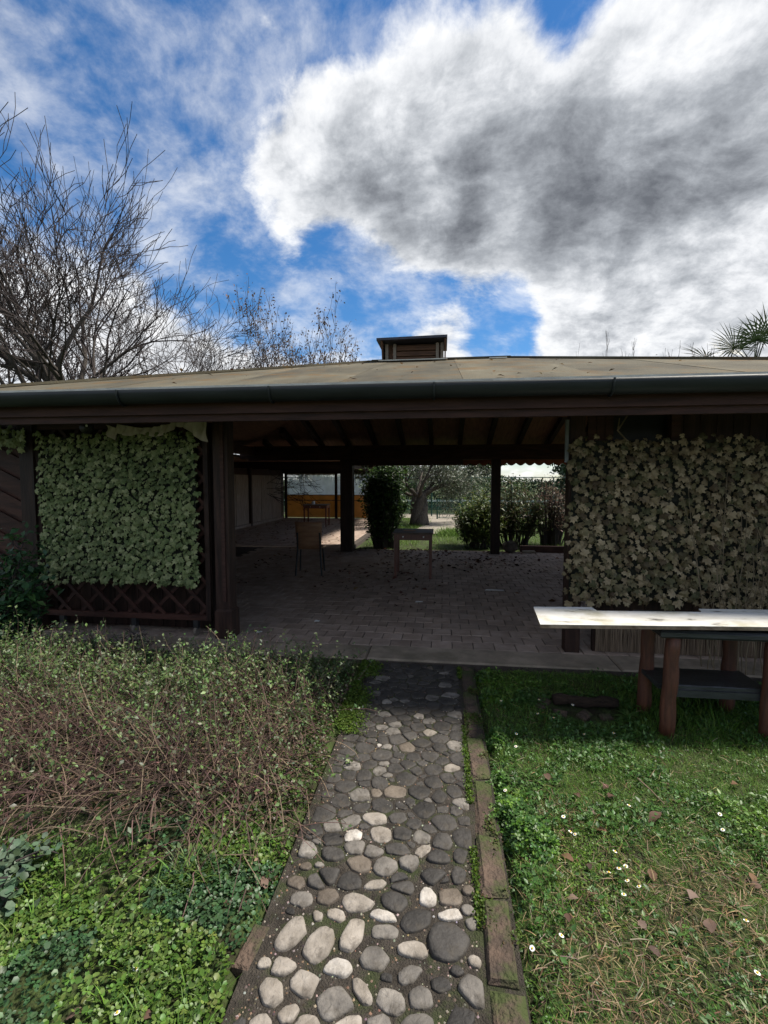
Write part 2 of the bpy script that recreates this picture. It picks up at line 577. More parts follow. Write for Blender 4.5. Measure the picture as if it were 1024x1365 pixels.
M_tabletop = mat('worn_table_top', (.075, .045, .03), (.13, .08, .055), 6, .6, .1, 40, (1, 4, 1), spec=.5)
M_metal = mat('dark_tube_metal', (.02, .02, .02), (.04, .038, .036), 9, .4, 0, spec=.5)
M_panel = mat('faded_wall_panel', (.20, .15, .13), (.36, .29, .25), 3, .7, .2, 30, (6, 6, 1), vary=.1)
M_greenpaint = mat('green_painted_steel', (.012, .05, .04), (.02, .075, .06), 9, .5, 0)
M_rock = mat('rough_rock', (.06, .048, .035), (.15, .12, .09), 7, .9, .8, 40)
M_planter = mat('brown_planter_wall', (.055, .028, .02), (.10, .05, .035), 6, .85, .4, 60)
M_gravel = mat('pale_gravel', (.17, .145, .115), (.33, .295, .245), 40, .95, .6, 120)
M_petal = mat('daisy_petal', (.75, .75, .76), (.85, .85, .86), 20, .6, 0)
M_yolk = mat('daisy_yellow', (.65, .42, .04), (.75, .5, .06), 40, .7, 0)
M_valance = mat('rust_red_awning', (.20, .055, .025), (.30, .09, .04), 6, .8, .1)
M_moss = mat('moss', (.035, .07, .008), (.09, .15, .018), 60, .95, .8, 300)
M_terracotta = mat('terracotta', (.25, .09, .05), (.34, .14, .08), 9, .8, .1)


def sheet_mat(name, col, transp, transl, rough=.4):
    m = bpy.data.materials.new(name)
    m.use_nodes = True
    t = m.node_tree
    b = t.nodes['Principled BSDF']
    b.inputs['Roughness'].default_value = rough
    tcn = t.nodes.new('ShaderNodeTexCoord')
    n = t.nodes.new('ShaderNodeTexNoise')
    n.inputs['Scale'].default_value = 3
    n.inputs['Detail'].default_value = 6
    t.links.new(tcn.outputs['Object'], n.inputs['Vector'])
    r = t.nodes.new('ShaderNodeValToRGB')
    r.color_ramp.elements[0].position = .3
    r.color_ramp.elements[0].color = (col[0] * .75, col[1] * .75, col[2] * .75, 1)
    r.color_ramp.elements[1].position = .7
    r.color_ramp.elements[1].color = (*col, 1)
    t.links.new(n.outputs['Fac'], r.inputs[0])
    t.links.new(r.outputs[0], b.inputs['Base Color'])
    tl = t.nodes.new('ShaderNodeBsdfTranslucent')
    t.links.new(r.outputs[0], tl.inputs['Color'])
    mx = t.nodes.new('ShaderNodeMixShader')
    mx.inputs[0].default_value = transl
    t.links.new(b.outputs[0], mx.inputs[1])
    t.links.new(tl.outputs[0], mx.inputs[2])
    tp = t.nodes.new('ShaderNodeBsdfTransparent')
    mx2 = t.nodes.new('ShaderNodeMixShader')
    mx2.inputs[0].default_value = transp
    t.links.new(mx.outputs[0], mx2.inputs[1])
    t.links.new(tp.outputs[0], mx2.inputs[2])
    t.links.new(mx2.outputs[0], t.nodes['Material Output'].inputs['Surface'])
    return m


M_plastic = sheet_mat('clear_plastic_window', (.80, .87, .95), .30, .85, .25)
M_orange = sheet_mat('orange_tarpaulin', (.74, .44, .17), .0, .6, .6)
M_mesh = sheet_mat('green_windbreak_mesh', (.02, .07, .055), .35, .3, .8)
M_mesh2 = sheet_mat('green_wire_mesh', (.015, .05, .04), .78, .2, .8)

# ================================================================== THE SETTING
def ss(a, b, x):
    t = np.clip((np.asarray(x, dtype=float) - a) / (b - a), 0, 1)
    return t * t * (3 - 2 * t)


def gz(x, y):
    """height of the soil"""
    x, y = np.asarray(x, dtype=float), np.asarray(y, dtype=float)
    z = -0.022 + 0.022 * (vnoise(x, y, 2.3) - .5) + 0.014 * (vnoise(x, y, 9) - .5)
    hump = ss(-.62, -1.25, x) * ss(1.5, 2.3, y) * (1 - ss(2.9, 3.6, y))
    z = z + 0.19 * hump * (.6 + .8 * vnoise(x, y, 1.7))
    inpath = ss(-.71, -.64, x) * (1 - ss(.28, .34, x)) * (1 - ss(4.2, 4.3, y))
    z = z * (1 - inpath) - 0.075 * inpath
    under = ss(-7.4, -7.2, x) * (1 - ss(5.0, 5.2, x)) * ss(4.05, 4.16, y) * (1 - ss(11.5, 11.7, y))
    under = np.maximum(under, ss(-7.4, -7.2, x) * (1 - ss(-2.1, -1.9, x)) * ss(8, 8.2, y) * (1 - ss(19.8, 20, y)))
    z = z * (1 - under) - 0.10 * under
    return z


def grow_axis(core, far, k=1.35):
    lo, hi, st = core
    a = list(np.arange(lo, hi + 1e-6, st))
    s = st
    while a[-1] < far[1]:
        s *= k
        a.append(a[-1] + s)
    s = st
    while a[0] > far[0]:
        s *= k
        a.insert(0, a[0] - s)
    return np.array(a)


gx, gy = grow_axis((-4, 4, .06), (-260, 260)), grow_axis((.4, 4.4, .06), (-120, 320))
X, Y = np.meshgrid(gx, gy)
Z = gz(X, Y)
nx, ny = len(gx), len(gy)
idx = np.arange(nx * ny).reshape(ny, nx)
q = np.stack([idx[:-1, :-1], idx[:-1, 1:], idx[1:, 1:], idx[1:, :-1]], -1).reshape(-1, 4)
T = np.concatenate([q[:, [0, 1, 2]], q[:, [0, 2, 3]]])
M_ground = mat('garden_soil_and_turf', (.026, .021, .011), (.045, .070, .016), 9, .95, .8, 90, c3=(.060, .115, .018), lo=.33, hi=.60, bdist=.03)
ground = tri_mesh('ground', np.stack([X, Y, Z], -1).reshape(-1, 3), T, None, M_ground, smooth=True)
tag(ground, 'mossy garden soil with thin turf around the pavilion', 'ground', kind='structure')

# --- cobbled path
path = MB().box(-.645, .275, .75, 4.135, -.14, -.020).build('cobblestone_path', M_bed)
tag(path, 'dark cobblestone path leading to the pavilion floor', 'path', kind='structure')
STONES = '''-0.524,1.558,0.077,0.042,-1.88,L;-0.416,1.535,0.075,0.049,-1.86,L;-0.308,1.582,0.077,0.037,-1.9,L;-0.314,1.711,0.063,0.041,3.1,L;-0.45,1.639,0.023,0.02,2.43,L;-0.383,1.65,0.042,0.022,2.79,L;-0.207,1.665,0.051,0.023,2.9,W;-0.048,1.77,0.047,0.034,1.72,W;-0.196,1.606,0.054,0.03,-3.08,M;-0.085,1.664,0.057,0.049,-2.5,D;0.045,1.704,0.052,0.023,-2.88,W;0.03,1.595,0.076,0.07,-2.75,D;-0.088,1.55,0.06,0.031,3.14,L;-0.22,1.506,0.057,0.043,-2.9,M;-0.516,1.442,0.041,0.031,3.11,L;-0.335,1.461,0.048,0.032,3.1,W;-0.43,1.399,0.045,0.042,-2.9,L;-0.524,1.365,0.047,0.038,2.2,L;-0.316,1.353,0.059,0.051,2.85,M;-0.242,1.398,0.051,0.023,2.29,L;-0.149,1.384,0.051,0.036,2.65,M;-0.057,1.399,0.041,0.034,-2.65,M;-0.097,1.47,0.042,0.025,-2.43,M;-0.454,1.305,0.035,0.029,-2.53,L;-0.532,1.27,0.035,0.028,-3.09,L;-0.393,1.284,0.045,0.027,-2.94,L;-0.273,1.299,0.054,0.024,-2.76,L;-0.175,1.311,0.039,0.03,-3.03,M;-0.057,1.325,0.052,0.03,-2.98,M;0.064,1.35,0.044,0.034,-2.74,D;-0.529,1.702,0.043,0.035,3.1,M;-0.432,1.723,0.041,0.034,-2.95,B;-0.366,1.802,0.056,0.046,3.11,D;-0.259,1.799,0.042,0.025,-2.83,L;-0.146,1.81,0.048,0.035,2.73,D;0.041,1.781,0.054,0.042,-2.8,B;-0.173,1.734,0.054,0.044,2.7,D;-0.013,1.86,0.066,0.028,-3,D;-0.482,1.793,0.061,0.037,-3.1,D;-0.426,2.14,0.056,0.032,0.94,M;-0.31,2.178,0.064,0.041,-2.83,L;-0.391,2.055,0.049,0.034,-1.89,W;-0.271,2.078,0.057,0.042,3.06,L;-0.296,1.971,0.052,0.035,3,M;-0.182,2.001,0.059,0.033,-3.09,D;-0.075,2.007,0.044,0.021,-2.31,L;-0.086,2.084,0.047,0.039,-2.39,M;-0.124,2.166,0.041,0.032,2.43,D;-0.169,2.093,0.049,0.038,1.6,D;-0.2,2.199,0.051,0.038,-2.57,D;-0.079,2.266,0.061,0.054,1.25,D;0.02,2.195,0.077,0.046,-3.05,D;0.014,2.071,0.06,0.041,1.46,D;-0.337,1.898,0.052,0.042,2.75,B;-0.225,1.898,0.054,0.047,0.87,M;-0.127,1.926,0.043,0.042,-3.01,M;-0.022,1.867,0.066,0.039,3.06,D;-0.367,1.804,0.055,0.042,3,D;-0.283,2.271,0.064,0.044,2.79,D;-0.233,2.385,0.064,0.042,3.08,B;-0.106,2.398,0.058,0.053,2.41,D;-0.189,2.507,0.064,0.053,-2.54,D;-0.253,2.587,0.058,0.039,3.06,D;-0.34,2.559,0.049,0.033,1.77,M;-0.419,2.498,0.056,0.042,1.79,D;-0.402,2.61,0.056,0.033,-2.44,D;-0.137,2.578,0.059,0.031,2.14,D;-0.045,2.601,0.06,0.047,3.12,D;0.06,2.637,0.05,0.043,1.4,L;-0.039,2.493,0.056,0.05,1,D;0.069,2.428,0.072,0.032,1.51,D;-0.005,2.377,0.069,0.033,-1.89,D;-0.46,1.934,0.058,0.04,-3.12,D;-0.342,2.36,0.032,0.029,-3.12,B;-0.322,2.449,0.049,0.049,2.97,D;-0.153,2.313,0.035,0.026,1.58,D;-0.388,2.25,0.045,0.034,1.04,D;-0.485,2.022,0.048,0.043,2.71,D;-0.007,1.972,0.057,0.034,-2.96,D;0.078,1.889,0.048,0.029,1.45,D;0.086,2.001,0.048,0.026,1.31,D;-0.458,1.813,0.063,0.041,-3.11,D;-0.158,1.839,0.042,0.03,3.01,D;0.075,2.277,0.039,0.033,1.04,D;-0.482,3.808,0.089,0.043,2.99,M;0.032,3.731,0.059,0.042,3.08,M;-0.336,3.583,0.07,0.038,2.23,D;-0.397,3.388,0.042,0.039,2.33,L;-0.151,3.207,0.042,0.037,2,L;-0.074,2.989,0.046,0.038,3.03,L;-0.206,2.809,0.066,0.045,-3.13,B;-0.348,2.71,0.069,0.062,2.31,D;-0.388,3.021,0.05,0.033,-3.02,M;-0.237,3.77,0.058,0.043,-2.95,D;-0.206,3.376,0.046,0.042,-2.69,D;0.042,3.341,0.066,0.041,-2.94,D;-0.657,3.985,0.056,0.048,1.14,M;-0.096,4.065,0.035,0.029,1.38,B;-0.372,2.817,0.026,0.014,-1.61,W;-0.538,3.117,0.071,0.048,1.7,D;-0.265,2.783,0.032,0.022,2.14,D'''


def clip(poly, nx_, ny_, d_):
    """keep the part of a convex polygon where nx*x + ny*y <= d"""
    out = []
    for k in range(len(poly)):
        p, q_ = poly[k], poly[(k + 1) % len(poly)]
        a_, b_ = nx_ * p[0] + ny_ * p[1] - d_, nx_ * q_[0] + ny_ * q_[1] - d_
        if a_ <= 0:
            out.append(p)
        if a_ * b_ < 0:
            t_ = a_ / (a_ - b_)
            out.append((p[0] + (q_[0] - p[0]) * t_, p[1] + (q_[1] - p[1]) * t_))
    return out


def stone(i, gap, tone, h, seed, grow):
    """an irregular, flat-topped field stone cut back where it meets its neighbours"""
    x, y, a, b, th = seeds[i]
    r = random.Random(seed)
    m = r.choice((6, 7, 7, 8, 9))
    w0 = r.uniform(0, 6.28)
    ct, st_ = math.cos(th), math.sin(th)
    cor = []
    for k in range(m):
        t = w0 + 2 * math.pi * (k + r.uniform(-.22, .22)) / m
        q_ = r.uniform(.86, 1.2) * grow
        u, v_ = a * q_ * math.cos(t), b * q_ * math.sin(t)
        cor.append((x + u * ct - v_ * st_, y + u * st_ + v_ * ct))
    ri = (a + b) / 2
    for j, (x2, y2, a2, b2, _) in enumerate(seeds):
        dx, dy = x2 - x, y2 - y
        d2 = dx * dx + dy * dy
        if j == i or d2 > .09 or d2 < 1e-9:
            continue
        L_ = math.sqrt(d2)
        rj = (a2 + b2) / 2
        cutd = (d2 + ri * ri - rj * rj) / (2 * L_) - gap
        cor = clip(cor, dx / L_, dy / L_, (x * dx + y * dy) / L_ + cutd)
        if len(cor) < 3:
            return
    for nx_, ny_, d_ in ((1, 0, .142), (-1, 0, .612), (0, 1, 4.13)):
        cor = clip(cor, nx_, ny_, d_)
        if len(cor) < 3:
            return
    area = .5 * sum(cor[k][0] * cor[(k + 1) % len(cor)][1] - cor[(k + 1) % len(cor)][0] * cor[k][1] for k in range(len(cor)))
    if area < .0005:
        return
    cor = [Vector((p[0] - x, p[1] - y)) for p in cor]
    for cut_ in (r.uniform(.11, .18), r.uniform(.18, .25)):
        cor = [p for k in range(len(cor)) for p in (cor[k].lerp(cor[(k + 1) % len(cor)], cut_), cor[k].lerp(cor[(k + 1) % len(cor)], 1 - cut_))]
    c = Vector((0, 0))
    for p in cor:
        c += p
    c /= len(cor)
    n, V, F = len(cor), [], []
    prof = ((1.0, -.05), (1.0, h * .15), (.972, h * .62), (.91, h * .88), (.66, h * .99), (.3, h))
    lean = (r.uniform(-.06, .06), r.uniform(-.06, .06))
    for s, z in prof:
        for p in cor:
            px, py = c.x + (p.x - c.x) * s, c.y + (p.y - c.y) * s
            V.append((px, py, z + ((px * lean[0] + py * lean[1] + r.uniform(-.0014, .0014)) if z > .3 * h else 0)))
    for k_ in range(len(prof) - 1):
        for k in range(n):
            j = (k + 1) % n
            F.append((k_ * n + k, k_ * n + j, (k_ + 1) * n + j, (k_ + 1) * n + k))
    V.append((c.x, c.y, h * .99))
    for k in range(n):
        F.append(((len(prof) - 1) * n + k, (len(prof) - 1) * n + (k + 1) % n, len(V) - 1))
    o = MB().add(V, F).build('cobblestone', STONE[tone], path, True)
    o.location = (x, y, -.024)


seeds, tones = [], []
for s in STONES.split(';'):
    p = s.split(',')
    seeds.append(tuple(map(float, p[:5])))
    tones.append(p[5])
n_listed = len(seeds)
for lo_, hi_, want, slack in ((.050, .078, 120, .80), (.034, .050, 90, .86), (.022, .034, 70, .92)):
    k = tries = 0
    while k < want and tries < 9000:
        tries += 1
        x, y = rnd.uniform(-.59, .12), rnd.uniform(.82, 4.11)
        a = rnd.uniform(lo_, hi_)
        b = a * rnd.uniform(.60, .85)
        rm = (a + b) / 2
        if any((x - u) ** 2 + (y - v) ** 2 < ((rm + (c + d) / 2) * (slack if y > 1.95 else 1.06)) ** 2 for u, v, c, d, _ in seeds):
            continue
        seeds.append((x, y, a, b, rnd.uniform(-.6, .6)))
        tones.append(rnd.choice('DDDDDDDDDM') if y > 2.05 else rnd.choice('DMBDML'))  # far stones mostly dark: soil plus building shade put into the tone
        k += 1
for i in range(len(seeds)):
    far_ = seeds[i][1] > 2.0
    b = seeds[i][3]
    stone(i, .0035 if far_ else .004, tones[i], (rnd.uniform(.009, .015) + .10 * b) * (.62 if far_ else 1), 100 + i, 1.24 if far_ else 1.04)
# loose grit in the joints
n = 5200
gp = np.stack([rng.uniform(-.64, .13, n), rng.uniform(.85, 4.1, n), np.full(n, -.021)], -1)
PEB = (np.array([(-.5, -.4, 0), (.5, -.35, 0), (.45, .4, 0), (-.4, .45, 0), (.03, .02, .6)]), np.array([(0, 1, 4), (1, 2, 4), (2, 3, 4), (3, 0, 4)]))
v, t, c = strew(PEB, gp, rng.uniform(0, 6.28, n), rng.normal(0, .15, n), rng.normal(0, .15, n), rng.uniform(.004, .011, n),
                palette(n, [(.10, .085, .07), (.2, .18, .15), (.05, .04, .033), (.14, .09, .06)], .3))
grit = tag(tri_mesh('grit', v, t, c, M_stem, path), kind='stuff')

# edging bricks along the right side of the path, and a few on the left
y = .80
while y < 4.1:
    L = rnd.choice((.24, .33, .42, .28))
    L = min(L, 4.12 - y)
    if L < .06:
        break
    m = Matrix.Translation((.212 + rnd.uniform(-.006, .006), y + L / 2, -.117)) @ Matrix.Rotation(rnd.uniform(-.02, .02), 4, 'Z') @ Matrix.Rotation(rnd.uniform(-.03, .03), 4, 'Y')
    kb = MB().cbox(.106, L - .012, .112 + rnd.uniform(-.008, .006), .016)
    kb.v = [(p_[0] + rnd.uniform(-.008, .008), p_[1] + rnd.uniform(-.009, .009), p_[2] + rnd.uniform(-.006, .006)) for p_ in kb.v]
    kb.build('edging_brick', M_brick, path).matrix_local = m
    y += L
for (x, y, L, a) in ((-.650, 1.50, .16, -.10),):
    m = Matrix.Translation((x, y, -.13)) @ Matrix.Rotation(a, 4, 'Z')
    MB().cbox(.06, L, .118, .008).build('edging_brick', M_brick, path).matrix_local = m
# moss in the joint between the stones and the edging
n = 9000
my = rng.uniform(.8, 4.1, n)
keep = vnoise(my, my * 0, 3.1) > .30
mp_ = np.stack([.150 + rng.normal(0, .011, n), my, rng.uniform(-.028, -.004, n)], -1)[keep]
n = len(mp_)
v, t, c = strew(ROUND, mp_, rng.uniform(0, 6.28, n), rng.uniform(.2, 1.1, n), rng.normal(0, .4, n), rng.uniform(.005, .012, n), palette(n, [(.06, .12, .012), (.11, .17, .02), (.05, .08, .01)]))
tag(tri_mesh('moss', v, t, c, M_grass, path), kind='stuff')

# moss and grit creeping over the edging bricks
n = 22000
ex, ey = rng.uniform(.155, .275, n), rng.uniform(.8, 4.1, n)
keep = rng.random(n) < ss(.50, .72, vnoise(ex, ey, 7) * .7 + vnoise(ex, ey, 21) * .3) * (.45 + .55 * ss(1.8, 2.6, ey))
ex, ey = ex[keep], ey[keep]
n = len(ex)
v, t, c = strew(ROUND, np.stack([ex, ey, -.005 + rng.uniform(-.004, .006, n)], -1), rng.uniform(0, 6.28, n), rng.uniform(.1, .9, n), rng.normal(0, .4, n), rng.uniform(.006, .013, n), palette(n, [(.05, .09, .014), (.08, .12, .02), (.045, .06, .012), (.09, .065, .035)]))
tag(tri_mesh('moss', v, t, c, M_grass, path), kind='stuff')

# --- pavilion floor
FL = dict(x0=-4.3, x1=4.1)
floor = MB().box(-4.9, 4.75, 4.15, 11.0, -.16, -.006).box(-6.8, -2.15, 11.001, 19.9, -.16, -.006).box(-6.8, -4.901, 8.1, 11.0, -.16, -.0062).build('paved_floor', M_joint)
tag(floor, 'dim paved floor of the open pavilion strewn with leaves', 'floor', kind='structure')
edge = MB()
x = -4.88
while x < 4.7:
    L = min(rnd.uniform(1.6, 2.6), 4.73 - x)
    edge.cbox(L - .008, .348, .128, .012, Matrix.Translation((x + L / 2, 4.325, -.118)) @ Matrix.Rotation(rnd.uniform(-.004, .004), 4, 'Y'))
    x += L
edge.build('concrete_edge', M_concrete, floor)
pav = []
for i in range(4):
    r = random.Random(50 + i)
    s = .1935
    me = MB().cbox(s, s, .021, .004)
    ob = me.build('paver', M_paver, floor)
    pav.append(ob.data)
    bpy.data.objects.remove(ob)
rest = MB()
cnt = 0
for j in range(32):
    for i in range(42):
        x, y = -4.2 + .2 * i + (.1 if j % 2 else 0), 4.61 + .2 * j
        if y > 10.9:
            continue
        dz = rnd.uniform(-.0025, .0025)
        tx, ty = rnd.uniform(-.008, .008), rnd.uniform(-.008, .008)
        m = Matrix.Translation((x, y, -.0155 + dz)) @ Matrix.Rotation(tx, 4, 'X') @ Matrix.Rotation(ty, 4, 'Y')
        if -2.1 < x < 1.12 and y < 8.2 and cnt < 299:
            o = link('paver', pav[(i * 7 + j * 3) % 4], floor)
            o.matrix_local = m
            cnt += 1
        else:
            rest.cbox(.1935, .1935, .021, .004, m)
for j in range(29):
    for i in range(15):
        m = Matrix.Translation((-6.64 + .3 * i, 11.15 + .3 * j, -.0155 + rnd.uniform(-.002, .002))) @ Matrix.Rotation(rnd.uniform(-.008, .008), 4, 'X')
        rest.cbox(.293, .293, .021, .004, m)
tag(rest.build('far_paving', M_paver, floor), kind='stuff')
# old bricks set into the left part of the floor edge
for i in range(9):
    m = Matrix.Translation((-3.2 + .17 * i, 4.235, .0105)) @ Matrix.Rotation(rnd.uniform(-.05, .05) + .08, 4, 'Z')
    MB().cbox(.155, .11, .010, .003).build('edge_brick', mat('pale_edge_brick', (.16, .12, .09), (.27, .21, .165), 9, .9, .4, 60, vary=.2) if i == 0 else bpy.data.materials['pale_edge_brick'], floor).matrix_local = m

# gravel track in the back garden
gr = MB()
pts = [(-.35, 14.4, .35), (-.25, 15, .7), (-.15, 15.5, .75), (.12, 18, .7), (.22, 20.2, .85), (.3, 21.5, 6.0), (.3, 23, 9)]
gv, gf = [], []
for i, (x, y, w) in enumerate(pts):
    gv += [(x - w, y, -.004), (x + w, y, -.004)]
    if i:
        gf.append((2 * i - 2, 2 * i - 1, 2 * i + 1, 2 * i))
tag(gr.add(gv, gf).build('gravel_path', M_gravel), 'pale gravel track from the pavilion to the garden gate', 'path', kind='structure')

# ================================================================== PAVILION
pavilion = empty('pavilion', (0, 7.5, 0))
tag(pavilion, 'long low open-fronted wooden pavilion with felt hip roof', 'pavilion')
INV = Matrix.Translation((0, -7.5, 0))


def part(mb, name, m, parent=pavilion, smooth=False):
    """geometry given in world coordinates, stored relative to the pavilion"""
    mb.v = [(p[0], p[1] - 7.5, p[2]) for p in mb.v]
    return mb.build(name, m, parent, smooth)


XL, XR, YF, YB, YR, ZE, ZR = -4.95, 4.83, 3.65, 11.35, 7.5, 2.325, 3.425
SL = (ZR - ZE) / (YR - YF)


def reach(x):
    return min(YR - YF, x - XL, XR - x)


roof_deck = MB()
a, b, c, d = (XL, YF), (XR, YF), (XR, YB), (XL, YB)
r1, r2 = (XL + YR - YF, YR), (XR - (YR - YF), YR)
for off, flip in ((-.055, True), (-.025, False)):
    V = [(*a, ZE + off), (*b, ZE + off), (*c, ZE + off), (*d, ZE + off), (*r1, ZR + off), (*r2, ZR + off)]
    F = [(0, 1, 5, 4), (1, 2, 5), (2, 3, 4, 5), (3, 0, 4)]
    roof_deck.add(V, [f_[::-1] for f_ in F] if flip else F)
roof = part(roof_deck, 'roof', M_ceil)
roof['label'] = 'brown board ceiling under the felt roof'


def felt(x0, x1, front, lift):
    xs = [x0] + [x for x in (r1[0], r2[0]) if x0 < x < x1] + [x1]
    top = [(x, reach(x)) for x in xs]
    poly = [(x0, -.02), (x1, -.02)] + [t_ for t_ in top[::-1] if t_[1] > .002]
    out = []
    for x, q_ in poly:
        y = YF + q_ if front else YB - q_
        out.append(Vector((x, y, ZE + SL * q_ + lift)))
    n = len(out)
    V = out + [p - Vector((0, 0, .016)) for p in out]
    up = list(range(n)) if front else list(range(n))[::-1]
    F = [tuple(up), tuple(i + n for i in up[::-1])]
    for i in range(n):
        j = (i + 1) % n
        F.append((i, i + n, j + n, j) if front else (j, j + n, i + n, i))
    return MB().add(V, F)


x = XL
i = 0
while x < XR - .05:
    x1 = min(x + 1.02, XR)
    for fr in (True, False):
        part(felt(x, x1 + (.03 if x1 < XR else 0), fr, .003 * (i % 2)), 'roofing_felt', M_roof, roof)
    x = x1
    i += 1
for s, xe, rr in ((-1, XL, r1), (1, XR, r2)):
    V = [(xe, YF, ZE + .006), (xe, YB, ZE + .006), (*rr, ZR + .006)]
    V += [(p[0], p[1], p[2] - .02) for p in V]
    F = [(0, 1, 2), (5, 4, 3), (0, 3, 4, 1), (1, 4, 5, 2), (2, 5, 3, 0)]
    part(MB().add(V, F if s > 0 else [f_[::-1] for f_ in F]), 'roofing_felt', M_roof, roof)
# hip and ridge caps
for p, q_ in (((XL, YF, ZE), (*r1, ZR)), ((XR, YF, ZE), (*r2, ZR)), ((XL, YB, ZE), (*r1, ZR)), ((XR, YB, ZE), (*r2, ZR)), ((*r1, ZR), (*r2, ZR))):
    p, q_ = Vector(p), Vector(q_)
    part(MB().bar(p + Vector((0, 0, .004)), q_ + Vector((0, 0, .004)), .16, .026), 'ridge_cap', M_roof, roof)
part(MB().box(XL, XR, YF - .028, YF - .006, ZE - .02, ZE + .014), 'drip_edge', M_flash, roof)
part(MB().bar((.62, 6.9, ZE + SL * 3.25 + .03), (.86, 6.93, ZE + SL * 3.28 + .03), .05, .015), 'loose_strip', M_flash, roof)
# stains of lichen lying on the felt are part of the felt material; a few leaves lie on the roof
n = 60
lx, lq = rng.uniform(-3.4, 3.2, n), rng.uniform(.2, 3.4, n)
lp = np.stack([lx, YF + lq - 7.5, ZE + SL * lq + .022], -1)
v, t, c = strew(LEAF, lp, rng.uniform(0, 6.28, n), rng.normal(.3, .15, n), rng.normal(0, .2, n), rng.uniform(.03, .07, n), palette(n, [(.10, .055, .03), (.20, .12, .05), (.07, .05, .03)]))
tag(tri_mesh('roof_leaves', v, t, c, M_dry, roof), kind='stuff')

# gutter, fascia, brackets
gp_ = []
mbg = MB()
xs = np.arange(XL, XR + .01, (XR - XL) / 8)
for k in range(8):
    x0, x1 = xs[k] + (.0 if k == 0 else -.01), xs[k + 1]
    V, F = [], []
    for x in (x0, x1):
        for rad in (.075 + .0012 * (k % 2), .068):
            for j in range(13):
                ang = math.pi + math.pi * j / 12
                V.append((x, YF - .085 + rad * math.cos(ang), ZE - .028 + rad * 1.35 * math.sin(ang)))
    for j in range(12):
        F += [(j, j + 1, 27 + j, 26 + j), (13 + j + 1, 13 + j, 39 + j, 39 + j + 1)]
    F += [(0, 26, 39, 13), (12, 25, 51, 38)]
    g = part(MB().add(V, F), 'gutter', M_gutter, smooth=True)
    part(MB().tube([(x1 - .01, YF - .085 + .083 * math.cos(math.pi + math.pi * j / 12), ZE - .028 + .083 * 1.33 * math.sin(math.pi + math.pi * j / 12)) for j in range(13)], .008, 5), 'gutter_joint', M_gutter, g)
part(MB().box(XL, XR, YF + .002, YF + .04, ZE - .20, ZE - .056), 'fascia_board', M_fascia)
part(MB().box(XL, XR, YF + .041, YF + .075, ZE - .255, ZE - .10), 'fascia_board', M_wood)
part(MB().box(XL, XR, YB - .04, YB - .002, ZE - .20, ZE - .056), 'fascia_board', M_fascia)
# beams
part(MB().box(-4.4, 4.2, 4.52, 4.68, 2.20, 2.42), 'front_beam', M_wood)
part(MB().box(-4.4, 4.2, 10.52, 10.68, 2.04, 2.36), 'back_beam', M_wood)
part(MB().box(-2.0, .42, 10.44, 10.518, 1.92, 2.26), 'back_beam', M_wood)
part(MB().box(-4.4, -4.24, 4.69, 10.51, 2.16, 2.34), 'side_beam', M_wood)
part(MB().box(4.04, 4.2, 4.69, 10.51, 2.16, 2.34), 'side_beam', M_wood)
part(MB().bar((-2.1, 4.50, 2.19), (1.1, 4.50, 2.175), .03, .022), 'rail', M_red)
for x in (-3.4, -2.9, -1.95, -1.5, -.95, -.5, -.05, .45, .8, 1.7, 2.5):
    part(MB().tube([(x, 4.47, 2.235), (x, 4.44, 2.215), (x, 4.45, 2.19)], .006, 5), 'hook', M_whiteplastic)
# rafters
x = -4.6
while x < 4.6:
    L = reach(x)
    for s in (1, -1):
        y0 = YF + .08 if s > 0 else YB - .08
        y1 = YF + L - .05 if s > 0 else YB - L + .05
        if L > .5:
            part(MB().bar((x, y0, ZE + SL * .08 - .118), (x, y1, ZE + SL * (L - .05) - .118), .085, .115), 'rafter', M_rafter)
    x += .62
part(MB().bar((r1[0], YR, ZR - .16), (r2[0], YR, ZR - .16), .1, .2), 'ridge_beam', M_rafter)


# posts
def post(x, y, w, z1, base=True, m=M_woodv, d=None):
    d = d or w
    o = part(MB().cbox(w, d, z1 - .002, .006, Matrix.Translation((x, y, .001))), 'post', m)
    if base:
        part(MB().cbox(w + .03, d + .03, .30, .02, Matrix.Translation((x + .008, y - .005, .0012))), 'plinth', m, o)
    return o


pl = post(-2.185, 4.60, .15, 2.20)
part(MB().box(-2.18, -2.145, 4.508, 4.523, .38, 2.19), 'cover_strip', M_fascia, pl)
post(1.2, 4.60, .13, 2.20, False)
post(1.42, 4.62, .05, 2.20, False)
post(-4.3, 4.60, .16, 2.20)
post(4.12, 4.60, .16, 2.20)
post(1.13, 10.60, .19, 2.04, False)
post(-2.13, 10.60, .27, 2.04, False)
post(-2.40, 11.6, .16, 2.1, False)
post(4.12, 10.60, .19, 2.04, False)
part(MB().box(1.085, 1.115, 4.50, 4.524, 1.76, 2.14), 'light_strip', mat('pale_grey_strip', (.10, .11, .11), (.15, .16, .16), 5, .5, 0))
# upper boards beside the right post, wall boards behind both leafy screens
for i in range(3):
    x = 1.30 + i * .075
    part(MB().box(x, x + .070, 4.585, 4.605, 1.9, 2.199), 'wall_board', M_fascia)
part(MB().box(2.0, 2.08, 4.56, 4.60, 1.9, 2.199), 'wall_board', M_wood)
part(MB().box(1.46, 2.06, 4.684, 4.70, 1.88, 2.199), 'wall_or_fill_panel', M_black)  # black sheet added across the open gap, stands for the shade inside
for i in range(14):
    x = -4.21 + i * .138
    part(MB().box(x, x + .131, 4.745, 4.765, .03, 2.19), 'wall_board', M_woodv)
for i in range(19):
    x = 1.46 + i * .138
    part(MB().box(x, x + .131, 4.66, 4.68, .03, 1.90 if x < 2.0 else 2.19), 'wall_board', M_woodv)
